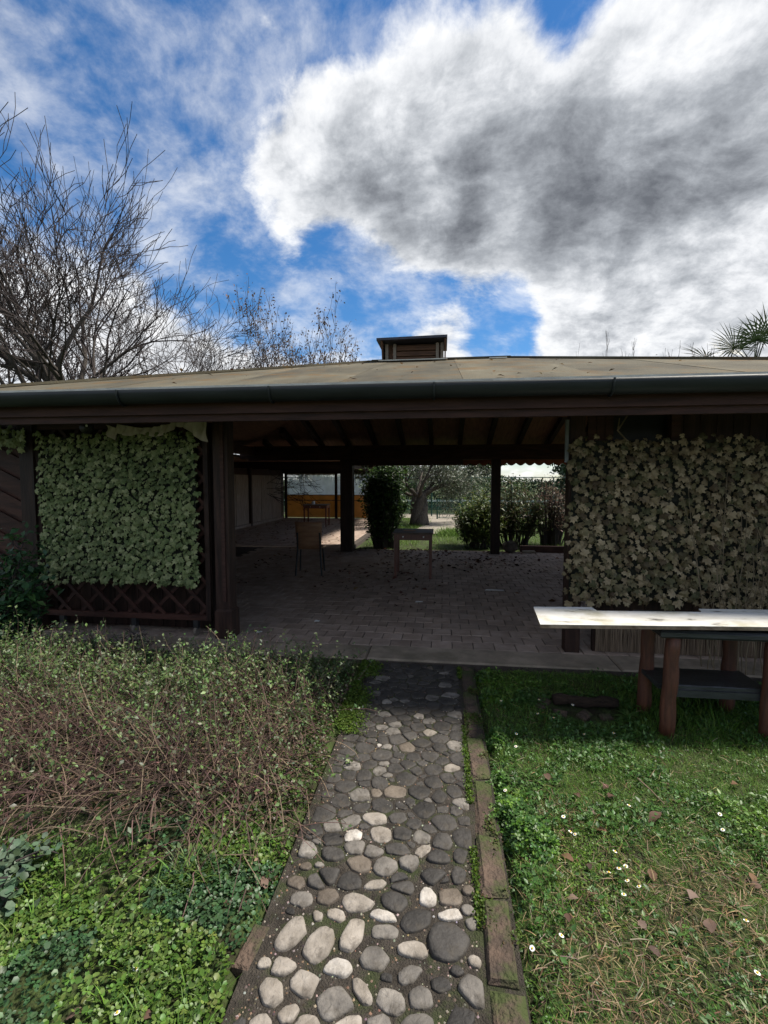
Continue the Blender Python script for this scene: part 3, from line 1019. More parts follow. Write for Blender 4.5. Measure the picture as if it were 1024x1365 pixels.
# boards left of the left corner post, laid on the slant
for i in range(9):
    z = .10 + i * .23
    part(MB().bar((-4.93, 4.60, z + .26), (-4.39, 4.60, z), .018, .165), 'slanted_board', M_wood)
part(MB().box(-4.95, -4.385, 4.625, 4.64, .02, 2.3), 'wall_or_fill_panel', M_wood)
# unseen hall walls: left added to block light, right kept low to admit it
part(MB().box(-4.38, -4.345, 4.70, 8.0, .0, 2.16), 'wall_or_fill_panel', M_wood)
part(MB().box(4.10, 4.14, 4.70, 10.4, .0, .85), 'wall_or_fill_panel', M_wood)

# --- wing to the rear left: walls, roof and tarpaulin window
part(MB().box(-6.9, -1.95, 11.36, 20.2, 2.10, 2.16).box(-6.9, -4.96, 7.9, 11.359, 2.10, 2.16), 'wing_ceiling', M_ceil)
part(MB().box(-7.0, -1.85, 11.37, 20.3, 2.165, 2.22).box(-7.0, -4.97, 7.8, 11.369, 2.165, 2.22), 'wing_roof', M_roof)
for y in (12.6, 14.4, 16.2, 18.0):
    part(MB().box(-6.75, -2.1, y, y + .1, 1.98, 2.099), 'wing_rafter', M_rafter)
part(MB().box(-6.72, -2.1, 19.5, 19.62, 1.86, 2.099), 'wing_beam', M_wood)
part(MB().box(-2.36, -2.24, 11.75, 19.49, 1.90, 2.099), 'wing_beam', M_wood)
part(MB().box(-6.74, -4.45, 7.98, 8.02, 0, 2.099), 'wall_or_fill_panel', M_wood)  # unseen wing front, added to stop light leaking into the hall
part(MB().box(-6.745, -6.705, 8.03, 19.7, 0, 2.099), 'wall_or_fill_panel', M_wood)
for i, y in enumerate((8.3, 9.4, 10.5, 11.6, 12.7, 13.8, 14.9, 16.0, 17.1, 18.2)):
    part(MB().box(-6.69, -6.665, y, y + 1.06, .10, 1.78), 'wall_or_fill_panel', M_panel)
    if i % 3 == 1:
        part(MB().box(-6.70, -6.58, y - .10, y + .02, .0, 2.099), 'post', M_woodv)
part(MB().box(-6.70, -6.60, 8.1, 19.4, .001, .095), 'skirting', M_panel)
for x in (-6.55, -4.40, -2.30):
    part(MB().box(x - .05, x + .05, 19.5, 19.6, .001, 1.859), 'post', M_woodv)
part(MB().box(-6.50, -4.451, 19.54, 19.552, .05, .97).box(-4.349, -2.36, 19.54, 19.552, .05, .97), 'orange_sheet', M_orange)
part(MB().box(-6.50, -4.451, 19.50, 19.535, .74, .78).box(-4.349, -2.36, 19.50, 19.535, .74, .78), 'window_rail', M_boardedge)
part(MB().box(-6.50, -4.451, 19.53, 19.56, .971, .995).box(-4.349, -2.36, 19.53, 19.56, .971, .995), 'window_rail', M_wood)
wv, wf = [], []
NW = 60
for i in range(NW + 1):
    x = -6.5 + 4.14 * i / NW
    y = 19.55 + .02 * math.sin(i * 1.3) + .012 * math.sin(i * .47)
    wv += [(x, y, .996), (x, y, 1.858)]
    if i:
        wf.append((2 * i - 2, 2 * i, 2 * i + 1, 2 * i - 1))
part(MB().add(wv, wf), 'window_pane', M_plastic, smooth=True)
wv, wf = [], []
for i in range(41):
    x = -6.5 + 2.05 * i / 40
    wv += [(x, 19.48, 1.87), (x, 19.48 + .004, 1.80 + .025 * abs(math.sin(i * .7)))]
    if i:
        wf.append((2 * i - 2, 2 * i - 1, 2 * i + 1, 2 * i))
part(MB().add(wv, wf), 'window_valance', M_cloth)

# --- cupola on the ridge
cup = part(MB().box(-.88, -.02, 7.40, 7.42, 3.33, 3.64), 'cupola', M_chim)
cup['label'] = 'small wooden vent box with a flat tilted cap on the ridge'
for z in (3.42, 3.50, 3.58):
    part(MB().bar((-.78, 7.375, z), (-.12, 7.375, z), .02, .06), 'cupola_slat', M_chim, cup)
for x in (-.86, -.74, -.10, -.03):
    part(MB().box(x - .022, x + .022, 7.345, 7.385, 3.34, 3.645), 'cupola_post', M_chimpost, cup)
V = [(-.995, 7.18, 3.66), (.045, 7.18, 3.675), (.045, 8.05, 3.70), (-.995, 8.05, 3.685)]
V += [(p[0], p[1], p[2] + .035) for p in V]
part(MB().add(V, [(3, 2, 1, 0), (4, 5, 6, 7), (0, 1, 5, 4), (1, 2, 6, 5), (2, 3, 7, 6), (3, 0, 4, 7)]), 'cupola_cap', M_chimcap, cup)
for s, x in ((-1, -.93), (1, .005)):
    V = [(x, 7.36, 3.34), (x, 7.95, 3.34), (x - .0, 7.95, 3.66), (x, 7.2, 3.66)]
    V += [(p[0] + .02, p[1], p[2]) for p in V]
    part(MB().add(V, [(0, 1, 2, 3), (7, 6, 5, 4), (0, 4, 5, 1), (1, 5, 6, 2), (2, 6, 7, 3), (3, 7, 4, 0)]), 'cupola_side', M_chim, cup)
part(MB().box(-.88, -.02, 7.93, 7.95, 3.33, 3.66), 'cupola_side', M_chim, cup)
part(MB().box(-.98, .05, 7.28, 7.335, 3.385, 3.40), 'cupola_flashing', M_flash, cup)

# ================================================================== THINGS AT THE FRONT OF THE PAVILION
# --- wooden trellis on castors, left of the opening
tr = empty('trellis_screen', (-3.28, 4.57, 0))
tag(tr, 'dark brown diamond trellis screen on castors behind the green leaf mat', 'trellis')


def sub(mb, root, name, m, parent=None, smooth=False):
    """geometry in world coordinates stored relative to an unrotated root"""
    l = root.location
    mb.v = [(p[0] - l[0], p[1] - l[1], p[2] - l[2]) for p in mb.v]
    return mb.build(name, m, parent or root, smooth)


tx0, tx1, tz0, tz1 = -4.18, -2.38, .17, 2.12
sub(MB().box(tx0, tx1, 4.55, 4.60, tz0, tz0 + .055), tr, 'frame_rail', M_wood)
sub(MB().box(tx0, tx1, 4.55, 4.60, tz1, tz1 + .05), tr, 'frame_rail', M_wood)
sub(MB().box(tx0 - .05, tx0 - .001, 4.55, 4.60, tz0, tz1 + .05), tr, 'frame_stile', M_woodv)
sub(MB().box(tx1 + .001, tx1 + .05, 4.55, 4.60, tz0, tz1 + .05), tr, 'frame_stile', M_woodv)


def clipseg(c, s):
    """slanted line z = s*x + c clipped to the trellis frame"""
    pts = []
    for x in (tx0, tx1):
        z = s * x + c
        if tz0 + .055 <= z <= tz1:
            pts.append((x, z))
    for z in (tz0 + .055, tz1):
        x = (z - c) / s
        if tx0 < x < tx1:
            pts.append((x, z))
    return pts[:2] if len(pts) >= 2 else None


for s, yy in ((1, 4.588), (-1, 4.566)):
    c0 = -5
    while c0 < 9:
        p = clipseg(c0, s)
        if p and abs(p[0][0] - p[1][0]) > .06:
            sub(MB().bar((p[0][0], yy, p[0][1]), (p[1][0], yy, p[1][1]), .016, .035), tr, 'trellis_slat', M_wood)
        c0 += .265
for x in (-4.0, -3.18, -2.5):
    cs = sub(MB().box(x - .025, x + .025, 4.55, 4.60, .085, .1695), tr, 'castor', M_metal)
    sub(MB().tube([(x - .014, 4.575, .052), (x + .014, 4.575, .052)], .048, 12), tr, 'wheel', M_chimpost, cs)


# --- leaf mats
def leaf_mat_screen(name, label, x0, x1, z0, z1, y, step, size, material, seed, ragged, droop):
    r = random.Random(seed)
    root = empty(name, ((x0 + x1) / 2, y, z0))
    tag(root, label, 'leaf screen')
    ox, oz = (x0 + x1) / 2, z0
    net = MB()
    for i in range(int((x1 - x0) / .10) + 1):
        x = x0 + .03 + i * (x1 - x0 - .06) / int((x1 - x0) / .10) - ox
        net.tube([(x, 0, .02), (x, 0, z1 - z0 - .01)], .003, 3)
    for i in range(int((z1 - z0) / .10) + 1):
        z = i * .10 + .02
        if z < z1 - z0:
            net.tube([(x0 - ox + .02, .003, z), (x1 - ox - .02, .003, z)], .003, 3)
    net.build('netting', M_net, root)
    back = MB().box(x0 - ox + .03, x1 - ox - .03, .012, .016, .03, z1 - z0 - .03).build('backing_cloth', M_net, root)
    spots = []
    z = z1
    row = 0
    while z > z0:
        x = x0 + (step / 2 if row % 2 else 0)
        while x < x1:
            px, pz = x + r.uniform(-.42, .42) * step, z + r.uniform(-.40, .40) * step
            edge = min(px - x0, x1 - px, z1 - pz, pz - z0)
            if edge > -ragged and not (edge < .04 and r.random() < .3):
                spots.append((px - ox, pz - oz, r.random()))
            x += step
        z -= step * .92
        row += 1
    spots.sort(key=lambda s_: -s_[2])
    tv, tf = IVY
    datas = []
    for k in range(6):
        V = tv + np.array([[r.uniform(-.05, .05), r.uniform(-.05, .05), r.uniform(-.06, .06)] for _ in tv])
        V[:, 2] -= (V[:, 1] ** 2) * r.uniform(.05, .22)
        me = MB().add([tuple(p) for p in V], [tuple(t_) for t_ in tf]).build('leaf', material, root)
        datas.append(me.data)
        bpy.data.objects.remove(me)
    P_, Yw, Ti, Ro, Sc = [], [], [], [], []
    for k, (px, pz, u) in enumerate(spots):
        sc = size * r.uniform(.6, 1.35)
        dy = -r.uniform(.004, .04) - (.022 if k < 300 else 0)
        yaw = r.uniform(-.95, .95)
        tilt = droop * r.random() ** .8
        # leaf hangs: local +Y points down, normal faces the viewer (-Y)
        m = Matrix.Translation((px, dy, pz)) @ Matrix.Rotation(yaw, 4, 'Y') @ Matrix.Rotation(-tilt, 4, 'X') @ Matrix.Rotation(R(-90), 4, 'X') @ Matrix.Rotation(r.uniform(-.45, .45), 4, 'Y') @ Matrix.Scale(sc, 4)
        # after -90 about X local +Y -> -Z and local +Z -> +Y; turn the upper side outwards
        m = m @ Matrix.Scale(-1, 4, (0, 0, 1))
        if k < 300:
            o = link('leaf', datas[k % 6], root)
            o.matrix_local = m
        else:
            P_.append(m)
    V, F, C = [], [], []
    cols = [tuple(e.color)[:3] for e in material.node_tree.nodes['Color Ramp'].color_ramp.elements]
    for k, m in enumerate(P_):
        d = datas[k % 6]
        n0 = len(V)
        V += [tuple(m @ v_.co) for v_ in d.vertices]
        F += [tuple(i_ + n0 for i_ in p_.vertices) for p_ in d.polygons]
        cA, cB, w = r.choice(cols), r.choice(cols), r.random()
        cc_ = tuple(cA[i_] * w + cB[i_] * (1 - w) for i_ in range(3))
        C += [cc_] * len(d.vertices)
    mb = MB()
    mb.v, mb.f, mb.c = V, F, C
    tag(mb.build('leaf_mass', M_fake, root), kind='stuff')
    return root


M_fake = leaf_mat('faded_leaf_mass', .6, .12, .22)
leaf_mat_screen('leaf_mat', 'faded green artificial ivy mat hung on the trellis left of the opening', -4.15, -2.42, .56, 2.07, 4.515, .038, .051, M_ivyL, 5, .03, 1.05)
leaf_mat_screen('leaf_mat', 'browned artificial ivy mat on the wall right of the opening', 1.12, 4.0, .49, 1.98, 4.50, .047, .061, M_ivyR, 9, .04, 1.05)
leaf_mat_screen('leaf_strip', 'short dark strip of artificial ivy above the slanted boards at far left', -4.93, -4.25, 1.93, 2.16, 4.50, .05, .07, M_ivyL, 13, .02, 1.0)

# --- torn curtain cloth hanging under the beam
V, F = [], []
NX, NZ = 64, 6
for i in range(NX + 1):
    u = i / NX
    x = -3.34 + 1.06 * u
    sag = .085 * math.sin(math.pi * min(1, u / .78)) if u < .78 else 0
    topz = 2.20 - sag - (.05 if u < .1 else 0)
    dep = .05 + .05 * abs(math.sin(u * 9)) + (.16 * (u - .78) / .22 if u > .78 else 0) + (.05 if u < .12 else 0)
    for j in range(NZ + 1):
        w = j / NZ
        V.append((x + .012 * math.sin(j + i * .5), 4.455 + .022 * math.sin(i * 1.15 + j * .5) + .008 * math.sin(i * 2.7), topz - dep * w))
for i in range(NX):
    for j in range(NZ):
        a_ = i * (NZ + 1) + j
        F.append((a_, a_ + 1, a_ + NZ + 2, a_ + NZ + 1))
cl = MB().add(V, F).build('torn_curtain', M_cloth, None, True)
tag(cl, 'torn pale cloth sagging under the beam above the green leaf mat', 'curtain')

# --- small black lamp under the beam
lampo = empty('floodlight', (-3.5, 4.44, 2.05))
tag(lampo, 'small black round lamp under the beam above the green leaf mat', 'lamp')
MB().tube([(0, .02, .07), (0, -.03, .07), (0, -.06, .07)], [.03, .06, .066], 14).build('housing', M_black, lampo, True)
MB().tube([(0.015, -.061, .085), (0.015, -.066, .085)], .012, 8).build('bulb', M_whiteplastic, lampo)
MB().bar((0, .02, .07), (0, .06, .16), .012, .012).build('bracket', M_metal, lampo)

# --- reed panel under the brown mat
rd = empty('reed_panel', (2.0, 4.58, 0))
tag(rd, 'low panel of upright dry reeds under the brown leaf mat', 'reed panel')
reedd = []
for k in range(4):
    ob = MB().tube([(0, 0, .0), (.002 * k, .001, .16), (-.001 * k, 0, .285)], .0052, 5).build('reed', M_reed, rd)
    reedd.append(ob.data)
    bpy.data.objects.remove(ob)
mass = MB()
for i in range(250):
    x = -.58 + i * .0105
    if i < 200:
        o = link('reed', reedd[i % 4], rd)
        o.location = (x, rnd.uniform(-.006, .002), .012)
        o.rotation_euler = (0, rnd.uniform(-.015, .015), rnd.uniform(0, 6))
sub(MB().box(1.40, 4.0, 4.555, 4.572, .275, .31), rd, 'reed_rail', M_fascia)
sub(MB().box(1.40, 4.0, 4.60, 4.62, .012, .30), rd, 'backing_board', M_wood)

# --- dead vine climbing over the right end of the brown mat
vine = empty('dead_vine', (2.6, 4.25, -.02))
tag(vine, 'dry leafless vine tangled over the right end of the brown leaf mat', 'vine')
mbv = MB()
r = random.Random(21)
for k in range(46):
    x, y, z = r.uniform(2.15, 3.6), r.uniform(4.12, 4.30), 0.0
    pts = []
    h = r.uniform(.7, 1.9)
    dx = r.uniform(-.35, .25)
    for j in range(7):
        t_ = j / 6
        pts.append((x - 2.6 + dx * t_ + r.uniform(-.03, .03), y - 4.25 + (4.38 - y) * min(1, t_ * 1.2) + r.uniform(-.02, .02), h * t_ + .002))
    mbv.tube(pts, [.0048 * (1 - .6 * j / 6) for j in range(7)], 4)
    for q_ in range(4):
        b_ = Vector(pts[r.randint(2, 6)])
        e_ = b_ + Vector((r.uniform(-.18, .18), r.uniform(-.06, .0), r.uniform(-.1, .2)))
        mbv.tube([b_, (b_ + e_) / 2 + Vector((0, 0, .02)), e_], [.0028, .002, .001], 3)
mbv.build('stem', mat('dry_vine', (.10, .075, .045), (.2, .155, .10), 8, .85, 0), vine)
mbs = MB().tube([(1.58, 4.40, 1.93), (1.50, 4.42, 2.03), (1.62, 4.46, 2.21)], .008, 4).tube([(1.50, 4.42, 2.03), (1.52, 4.44, 2.14)], .005, 4)
tag(mbs.build('dry_twig', bpy.data.materials['dry_vine']), 'forked dry twig stuck above the brown leaf mat near the post', 'twig')

# --- log table at the right
lt = empty('log_table', (1.72, 3.35, -.03))
tag(lt, 'rough table on four red-brown log legs standing in the grass', 'table')
for (x, y, lean) in ((1.43, 3.17, (0.02, -.0)), (2.03, 3.19, (0.015, 0)), (1.42, 3.50, (.02, 0)), (1.99, 3.55, (.01, 0))):
    pts, rad = [], []
    for j in range(9):
        t_ = j / 8
        pts.append((x - 1.72 + lean[0] * t_ + .003 * math.sin(j * 1.7 + x * 9), y - 3.35 + .003 * math.cos(j * 2.1), .0 + t_ * .655))
        rad.append(.046 - .003 * t_ + .002 * math.sin(j * 2.3 + y * 5))
    rad[-1] *= .93
    MB().tube(pts, rad, 14).build('leg', M_log, lt, True)
V, F = [], []
tx = [(-.36, -.245), (1.35, -.245), (1.35, .255), (-.36, .255)]
for (ins, z) in ((0.014, .648), (0, .662), (0, .686), (.014, .70)):
    V += [(-.37 + ins, -.24 + ins, z), (1.35 - ins, -.24 + ins, z), (1.35 - ins, .25 - ins, z), (-.37 + ins, .25 - ins, z)]
for k in range(3):
    for i in range(4):
        j = (i + 1) % 4
        F.append((4 * k + i, 4 * k + j, 4 * k + 4 + j, 4 * k + 4 + i))
F += [(3, 2, 1, 0), (12, 13, 14, 15)]
MB().add(V, F).build('top', M_logtop, lt)
MB().cbox(.66, .30, .028, .006, Matrix.Translation((.0, .02, .285))).build('shelf', M_logtop, lt)
for y in (-.17, .19):
    MB().bar((-.28, y * .75, .262), (.29, y * .75, .262), .03, .045).build('rail', M_logtop, lt)
for (x, y) in ((2.6, 3.22), (2.6, 3.58)):
    MB().tube([(x - 1.72, y - 3.35, 0), (x - 1.72, y - 3.35, .647)], [.045, .041], 14).build('leg', M_log, lt, True)


# --- white boards lying on the table
def board(poly, z, th, label, loc, rz, ry=0.0):
    """a plank with a painted upper face; poly is its outline in world x and y"""
    o = empty('painted_board', (loc[0], loc[1], z))
    o.rotation_euler = (0, ry, rz)
    tag(o, label, 'board', 'white boards laid over the log table')
    n = len(poly)
    for nm, z0, z1, m, gr_ in (('core', 0, th - .003, M_boardedge, 0), ('painted_face', th - .0029, th, M_white, .0008)):
        cx_, cy_ = sum(p[0] for p in poly) / n, sum(p[1] for p in poly) / n
        Q = [(p[0] + (gr_ if p[0] > cx_ else -gr_), p[1] + (gr_ if p[1] > cy_ else -gr_)) for p in poly]
        V = [(p[0] - loc[0], p[1] - loc[1], z0) for p in Q] + [(p[0] - loc[0], p[1] - loc[1], z1) for p in Q]
        F = [tuple(range(n))[::-1], tuple(range(n, 2 * n))] + [(i, (i + 1) % n, n + (i + 1) % n, n + i) for i in range(n)]
        MB().add(V, F).build(nm, m, o)
    return o


bz = -.03 + .701
board([(.60, 2.99), (2.98, 3.19), (2.98, 3.50), (1.045, 3.355), (1.035, 3.445), (.635, 3.41)], bz + .022, .024, 'long white painted board on the log table with a stepped left end', (1.8, 3.25), 0)
board([(1.735, 3.418), (2.98, 3.512), (2.98, 3.58), (1.755, 3.495)], bz, .045, 'stained narrow white board butted behind the long board at the right', (2.3, 3.48), 0)
board([(.90, 3.10), (1.38, 3.14), (1.38, 3.26), (.91, 3.22)], bz - .002, .02, 'narrow peeling board tucked under the left end of the long board', (1.14, 3.17), 0)
for x_ in (1.40, 2.2, 2.8):
    pk = MB().box(x_ - .02, x_ + .02, 3.13, 3.36, bz, bz + .0215).build('spacer_batten', M_boardedge)
    tag(pk, ['batten under the long white board above the left log legs', 'batten under the long white board above the right log legs', 'batten under the long white board at its right end'][(1.40, 2.2, 2.8).index(x_)], 'batten')

# --- rotten log half sunk in the grass
lg = empty('rotten_log', (1.02, 3.48, -.02))
tag(lg, 'short rotten log lying in a bare patch of grass left of the table', 'log')
pts = [(-.22 + .44 * j / 8, .01 * math.sin(j), .045 + .006 * math.sin(j * 1.3)) for j in range(9)]
MB().tube(pts, [.036 + .006 * math.sin(j * 2.2) for j in range(9)], 12).build('trunk', mat('rotten_wood', (.022, .014, .010), (.06, .036, .024), 9, .95, 1.0, 30, (1, 6, 6), bdist=.03), lg, True)
for x, y, s_ in ((-.28, .05, .05), (-.2, -.12, .045), (-.05, -.14, .055), (.1, -.13, .04), (-.32, -.03, .04)):
    MB().cbox(s_ * 2, s_ * 1.3, s_ * .7, .012, Matrix.Translation((x, y, -.01)) @ Matrix.Rotation(rnd.uniform(-1, 1), 4, 'Z') @ Matrix.Rotation(.25, 4, 'X')).build('bark_piece', M_brick, lg)


# ================================================================== FURNITURE INSIDE
def cafe_table(x, y, rz, label, h=.75, w=.62, d=.62):
    o = empty('cafe_table', (x, y, .008), rz)
    tag(o, label, 'table', 'tables inside the pavilion')
    MB().cbox(w + .04, d + .04, .028, .005, Matrix.Translation((0, 0, h - .028))).build('top', M_tabletop, o)
    for s1 in (-1, 1):
        MB().box(-w / 2 + .055, w / 2 - .055, s1 * (d / 2 - .02) - .01, s1 * (d / 2 - .02) + .01, h - .125, h - .0285).build('apron', M_tablewood, o)
        MB().box(s1 * (w / 2 - .02) - .01, s1 * (w / 2 - .02) + .01, -d / 2 + .055, d / 2 - .055, h - .125, h - .0285).build('apron', M_tablewood, o)
        for s2 in (-1, 1):
            V = []
            for z, q_ in ((0, .020), (h - .0287, .027)):
                for a_, b_ in ((-1, -1), (1, -1), (1, 1), (-1, 1)):
                    V.append((s1 * (w / 2 - .028) + a_ * q_, s2 * (d / 2 - .028) + b_ * q_, z))
            MB().add(V, [(3, 2, 1, 0), (4, 5, 6, 7), (0, 1, 5, 4), (1, 2, 6, 5), (2, 3, 7, 6), (3, 0, 4, 7)]).build('leg', M_tablewood, o)
    for x_ in (-.16, .17):
        MB().tube([(x_, -d / 2 + .008, h - .07), (x_, -d / 2 - .004, h - .07)], .012, 8).build('bolt', M_whiteplastic, o)
    return o


cafe_table(-.48, 7.99, R(1), 'square red-brown table standing in the middle of the opening')
cafe_table(-4.36, 16.3, R(4), 'square table with a white cup before the orange sheet', w=.80, d=.70)
cafe_table(-4.08, 6.35, 0, 'dark table pushed against the side wall behind the left post', w=.5, d=.9)
tbo = MB().tube([(0, 0, 0), (0, 0, .004), (0, 0, .11)], [.05, .055, .06], 14).build('cup', M_whiteplastic, None, True)
tbo.location = (-4.48, 16.3, .759)
tag(tbo, 'white cup on the far table before the orange sheet', 'cup')
bk = MB().cbox(.20, .15, .012, .003).build('menu_card', M_chairwood)
bk.location = (-.56, 7.98, .759)
bk.rotation_euler = (0, 0, R(15))
tag(bk, 'thin brown card lying on the table in the opening', 'card')

ch = empty('chair', (-2.24, 7.92, .008), R(8))
tag(ch, 'brown plywood chair on thin metal legs facing into the pavilion', 'chair')
V, F = [], []
for i in range(9):
    u = i / 8 - .5
    for j in range(7):
        w = j / 6
        hw = .20 + .025 * w
        V.append((u * 2 * hw, -.17 - .07 * w + .14 * u * u, .44 + .46 * w))
for i in range(8):
    for j in range(6):
        a_ = i * 7 + j
        F.append((a_, a_ + 7, a_ + 8, a_ + 1))
n0 = len(V)
V += [(p[0], p[1] + .014, p[2]) for p in V]
F += [tuple(i_ + n0 for i_ in f_[::-1]) for f_ in F]
rim = [i * 7 for i in range(9)] + [56 + j for j in range(1, 7)] + [i * 7 + 6 for i in range(7, -1, -1)] + [j for j in range(5, 0, -1)]
for a_, b_ in zip(rim, rim[1:] + rim[:1]):
    F.append((b_, a_, a_ + n0, b_ + n0))
MB().add(V, F).build('backrest', M_chairwood, ch, True)
MB().cbox(.42, .40, .022, .008, Matrix.Translation((0, .04, .438))).build('seat', M_chairwood, ch)
for sx in (-1, 1):
    MB().tube([(sx * .215, -.22, 0), (sx * .19, -.16, .43), (sx * .185, -.20, .72)], .015, 8).build('leg', M_metal, ch)
    MB().tube([(sx * .215, .25, 0), (sx * .19, .2, .435)], .015, 8).build('leg', M_metal, ch)
MB().tube([(-.225, -.18, .66), (-.245, .0, .665), (-.245, .18, .64), (-.20, .21, .44)], .013, 8).build('armrest', M_chairwood, ch)

# ledge on the side wall of the wing
ledge = empty('wall_ledge', (-6.4, 12.2, .68))
tag(ledge, 'narrow dark shelf against the pale panels of the rear left wing', 'shelf')
MB().cbox(.40, 1.6, .03, .004).build('top', M_wood, ledge)
for y in (-.7, .7):
    MB().bar((.15, y, 0), (-.18, y, -.30), .03, .03).build('bracket', M_wood, ledge)
    MB().bar((.16, y, -.671), (.16, y, 0), .035, .035).build('leg', M_wood, ledge)

# --- awning fringe at the back
va = empty('awning_fringe', (1.6, 10.95, 1.9))
tag(va, 'rust-red scalloped awning edge hanging along the back opening', 'awning')
V, F = [], []
n = 0
x = .40
while x < 4.0:
    for k in range(7):
        u = k / 6
        V += [(x + .20 * u - 1.6, 0, .17), (x + .20 * u - 1.6, .006, .075 - .055 * math.sin(math.pi * u))]
        if k:
            q_ = len(V)
            F.append((q_ - 4, q_ - 3, q_ - 1, q_ - 2))
    x += .20
n0 = len(V)
V += [(p[0], p[1] + .004, p[2]) for p in V]
F += [tuple(i_ + n0 for i_ in f_[::-1]) for f_ in F]
MB().add(V, F).build('scallops', M_valance, va)
MB().tube([(-1.22, .002, .175), (2.4, .002, .175)], .014, 6).build('rod', M_metal, va)
for x in (-1.0, .6, 2.2):
    MB().bar((x, .0, .18), (x, -.28, .24), .02, .02).build('bracket', M_metal, va)

# ================================================================== TREES AND SHRUBS
def branchy(mb_big, mb_small, p, d, L, r0, level, rr, tips, up=.10, spread=.55, kids=(5, 5, 4, 3), minr=.004, wob=.16, ratio=.62, cut=.035):
    p, d = Vector(p), Vector(d).normalized()
    n = max(3, 7 - level)
    pts, rad = [p.copy()], [r0]
    for i in range(n):
        d = (d + Vector((rr.gauss(0, wob), rr.gauss(0, wob), rr.gauss(0, wob * .7) + up))).normalized()
        p = p + d * (L / n)
        pts.append(p.copy())
        rad.append(max(minr, r0 * (1 - .68 * (i + 1) / n)))
    (mb_big if r0 > cut else mb_small).tube(pts, rad, 7 if r0 > .06 else (4 if r0 > .018 else 3), caps=False)
    if level >= len(kids):
        tips.append((pts[-1], d.copy()))
        tips.append((pts[len(pts) // 2], d.copy()))
        return
    k = kids[level]
    for i in range(k):
        t = rr.uniform(.30, .98) if level else rr.uniform(.42, .98)
        if i == 0:
            t = .99
        j = min(int(t * n), n - 1)
        q = pts[j].lerp(pts[j + 1], t * n - j)
        dd = (pts[j + 1] - pts[j]).normalized()
        ax = Vector((rr.gauss(0, 1), rr.gauss(0, 1), rr.gauss(0, .6)))
        ax = (ax - dd * ax.dot(dd)).normalized()
        s = spread * rr.uniform(.6, 1.3) * (.5 if i == 0 else 1)
        nd = dd * math.cos(s) + ax * math.sin(s)
        branchy(mb_big, mb_small, q, nd, L * ratio * rr.uniform(.75, 1.2), max(minr, rad[j] * (.80 if i == 0 else rr.uniform(.5, .7))), level + 1, rr, tips, up, spread, kids, minr, wob, ratio, cut)


def bare_tree(name, label, loc, stems, seed, kids=(5, 5, 5, 4), minr=.005, up=.045, spread=.62, group='bare trees behind the pavilion', wob=.19, ratio=.64):
    rr = random.Random(seed)
    o = empty(name, loc)
    tag(o, label, 'tree', group)
    b1_, b2_, tips = MB(), MB(), []
    for (d, L, r0) in stems:
        branchy(b1_, b2_, (0, 0, -.1), d, L, r0, 0, rr, tips, up, spread, kids, minr, wob, ratio)
    b1_.build('trunk', M_bark, o, True)
    b2_.build('crown', M_twig, o)
    return o, tips


bare_tree('bare_tree', 'tall bare tree with forked trunk rising behind the roof at left', (-10.9, 13.6, 0),
          [((-.03, 0, 1), 4.7, .25), ((-.26, .1, 1), 4.3, .17), ((.26, .15, 1), 4.3, .16)], 4, (8, 6, 5, 4), .0068)[0].rotation_euler.z = R(170)
bpy.data.objects['bare_tree'].scale = (1.08, 1.08, 1.30)
bare_tree('bare_tree', 'bare tree leaning out of the frame at the far left edge', (-13.6, 15.6, 0),
          [((-.35, 0, 1), 4.9, .24), ((-.12, .2, 1), 5.0, .19), ((-.6, .1, 1), 4.4, .16)], 15, (6, 5, 5, 3), .008)
bare_tree('bare_tree', 'broad lower bare tree spreading rightwards over the roof at left', (-10.6, 18.2, 0),
          [((.10, 0, 1), 4.7, .17), ((.42, 0, 1), 4.8, .13), ((-.2, .1, 1), 5.0, .12), ((.75, .0, 1), 4.2, .10)], 27, (6, 6, 5, 4), .0080, .035, .65)
_, tips = bare_tree('sparse_tree', 'slim tree with a few dry leaves above the roof left of the vent box', (-7.4, 26, 0),
                    [((-.05, 0, 1), 6.6, .12), ((.16, 0, 1), 6.2, .10), ((-.26, .1, 1), 6.0, .10), ((.42, .1, 1), 5.6, .09), ((.05, -.2, 1), 6.0, .09)], 33, (8, 5, 4), .009, .10, .50, None, .10, .50)
so = _
lt_ = []
tp = [t_[0] for t_ in tips for _k in range(2)]
P_ = np.array([tuple(t_) for t_ in tp]) + rng.normal(0, .16, (len(tp), 3))
n = len(P_)
v, t, c = strew(LEAF, P_, rng.uniform(0, 6.28, n), rng.uniform(-1.4, .3, n), rng.normal(0, .6, n), rng.uniform(.10, .18, n), palette(n, [(.14, .095, .055), (.16, .10, .05), (.09, .06, .04)]))
tri_mesh('dry_foliage', v, t, c, M_dry, so)
bare_tree('distant_tree', 'thin bare treetop barely showing over the roof right of the ridge', (12.2, 40, 0), [((0, 0, 1), 6.7, .14), ((.3, 0, 1), 6.6, .12), ((-.35, 0, 1), 6.6, .12)], 41, (5, 5, 4), .010, .2, .3, 'distant bare trees', .08, .5)
bare_tree('distant_tree', 'thin bare treetop beside the palm over the roof at right', (14.6, 31, 0), [((0, 0, 1), 5.6, .12), ((.35, 0, 1), 5.2, .10), ((-.4, 0, 1), 5.2, .10), ((-.7, 0, 1), 4.8, .1)], 43, (5, 5, 4), .009, .2, .3, 'distant bare trees', .08, .5)

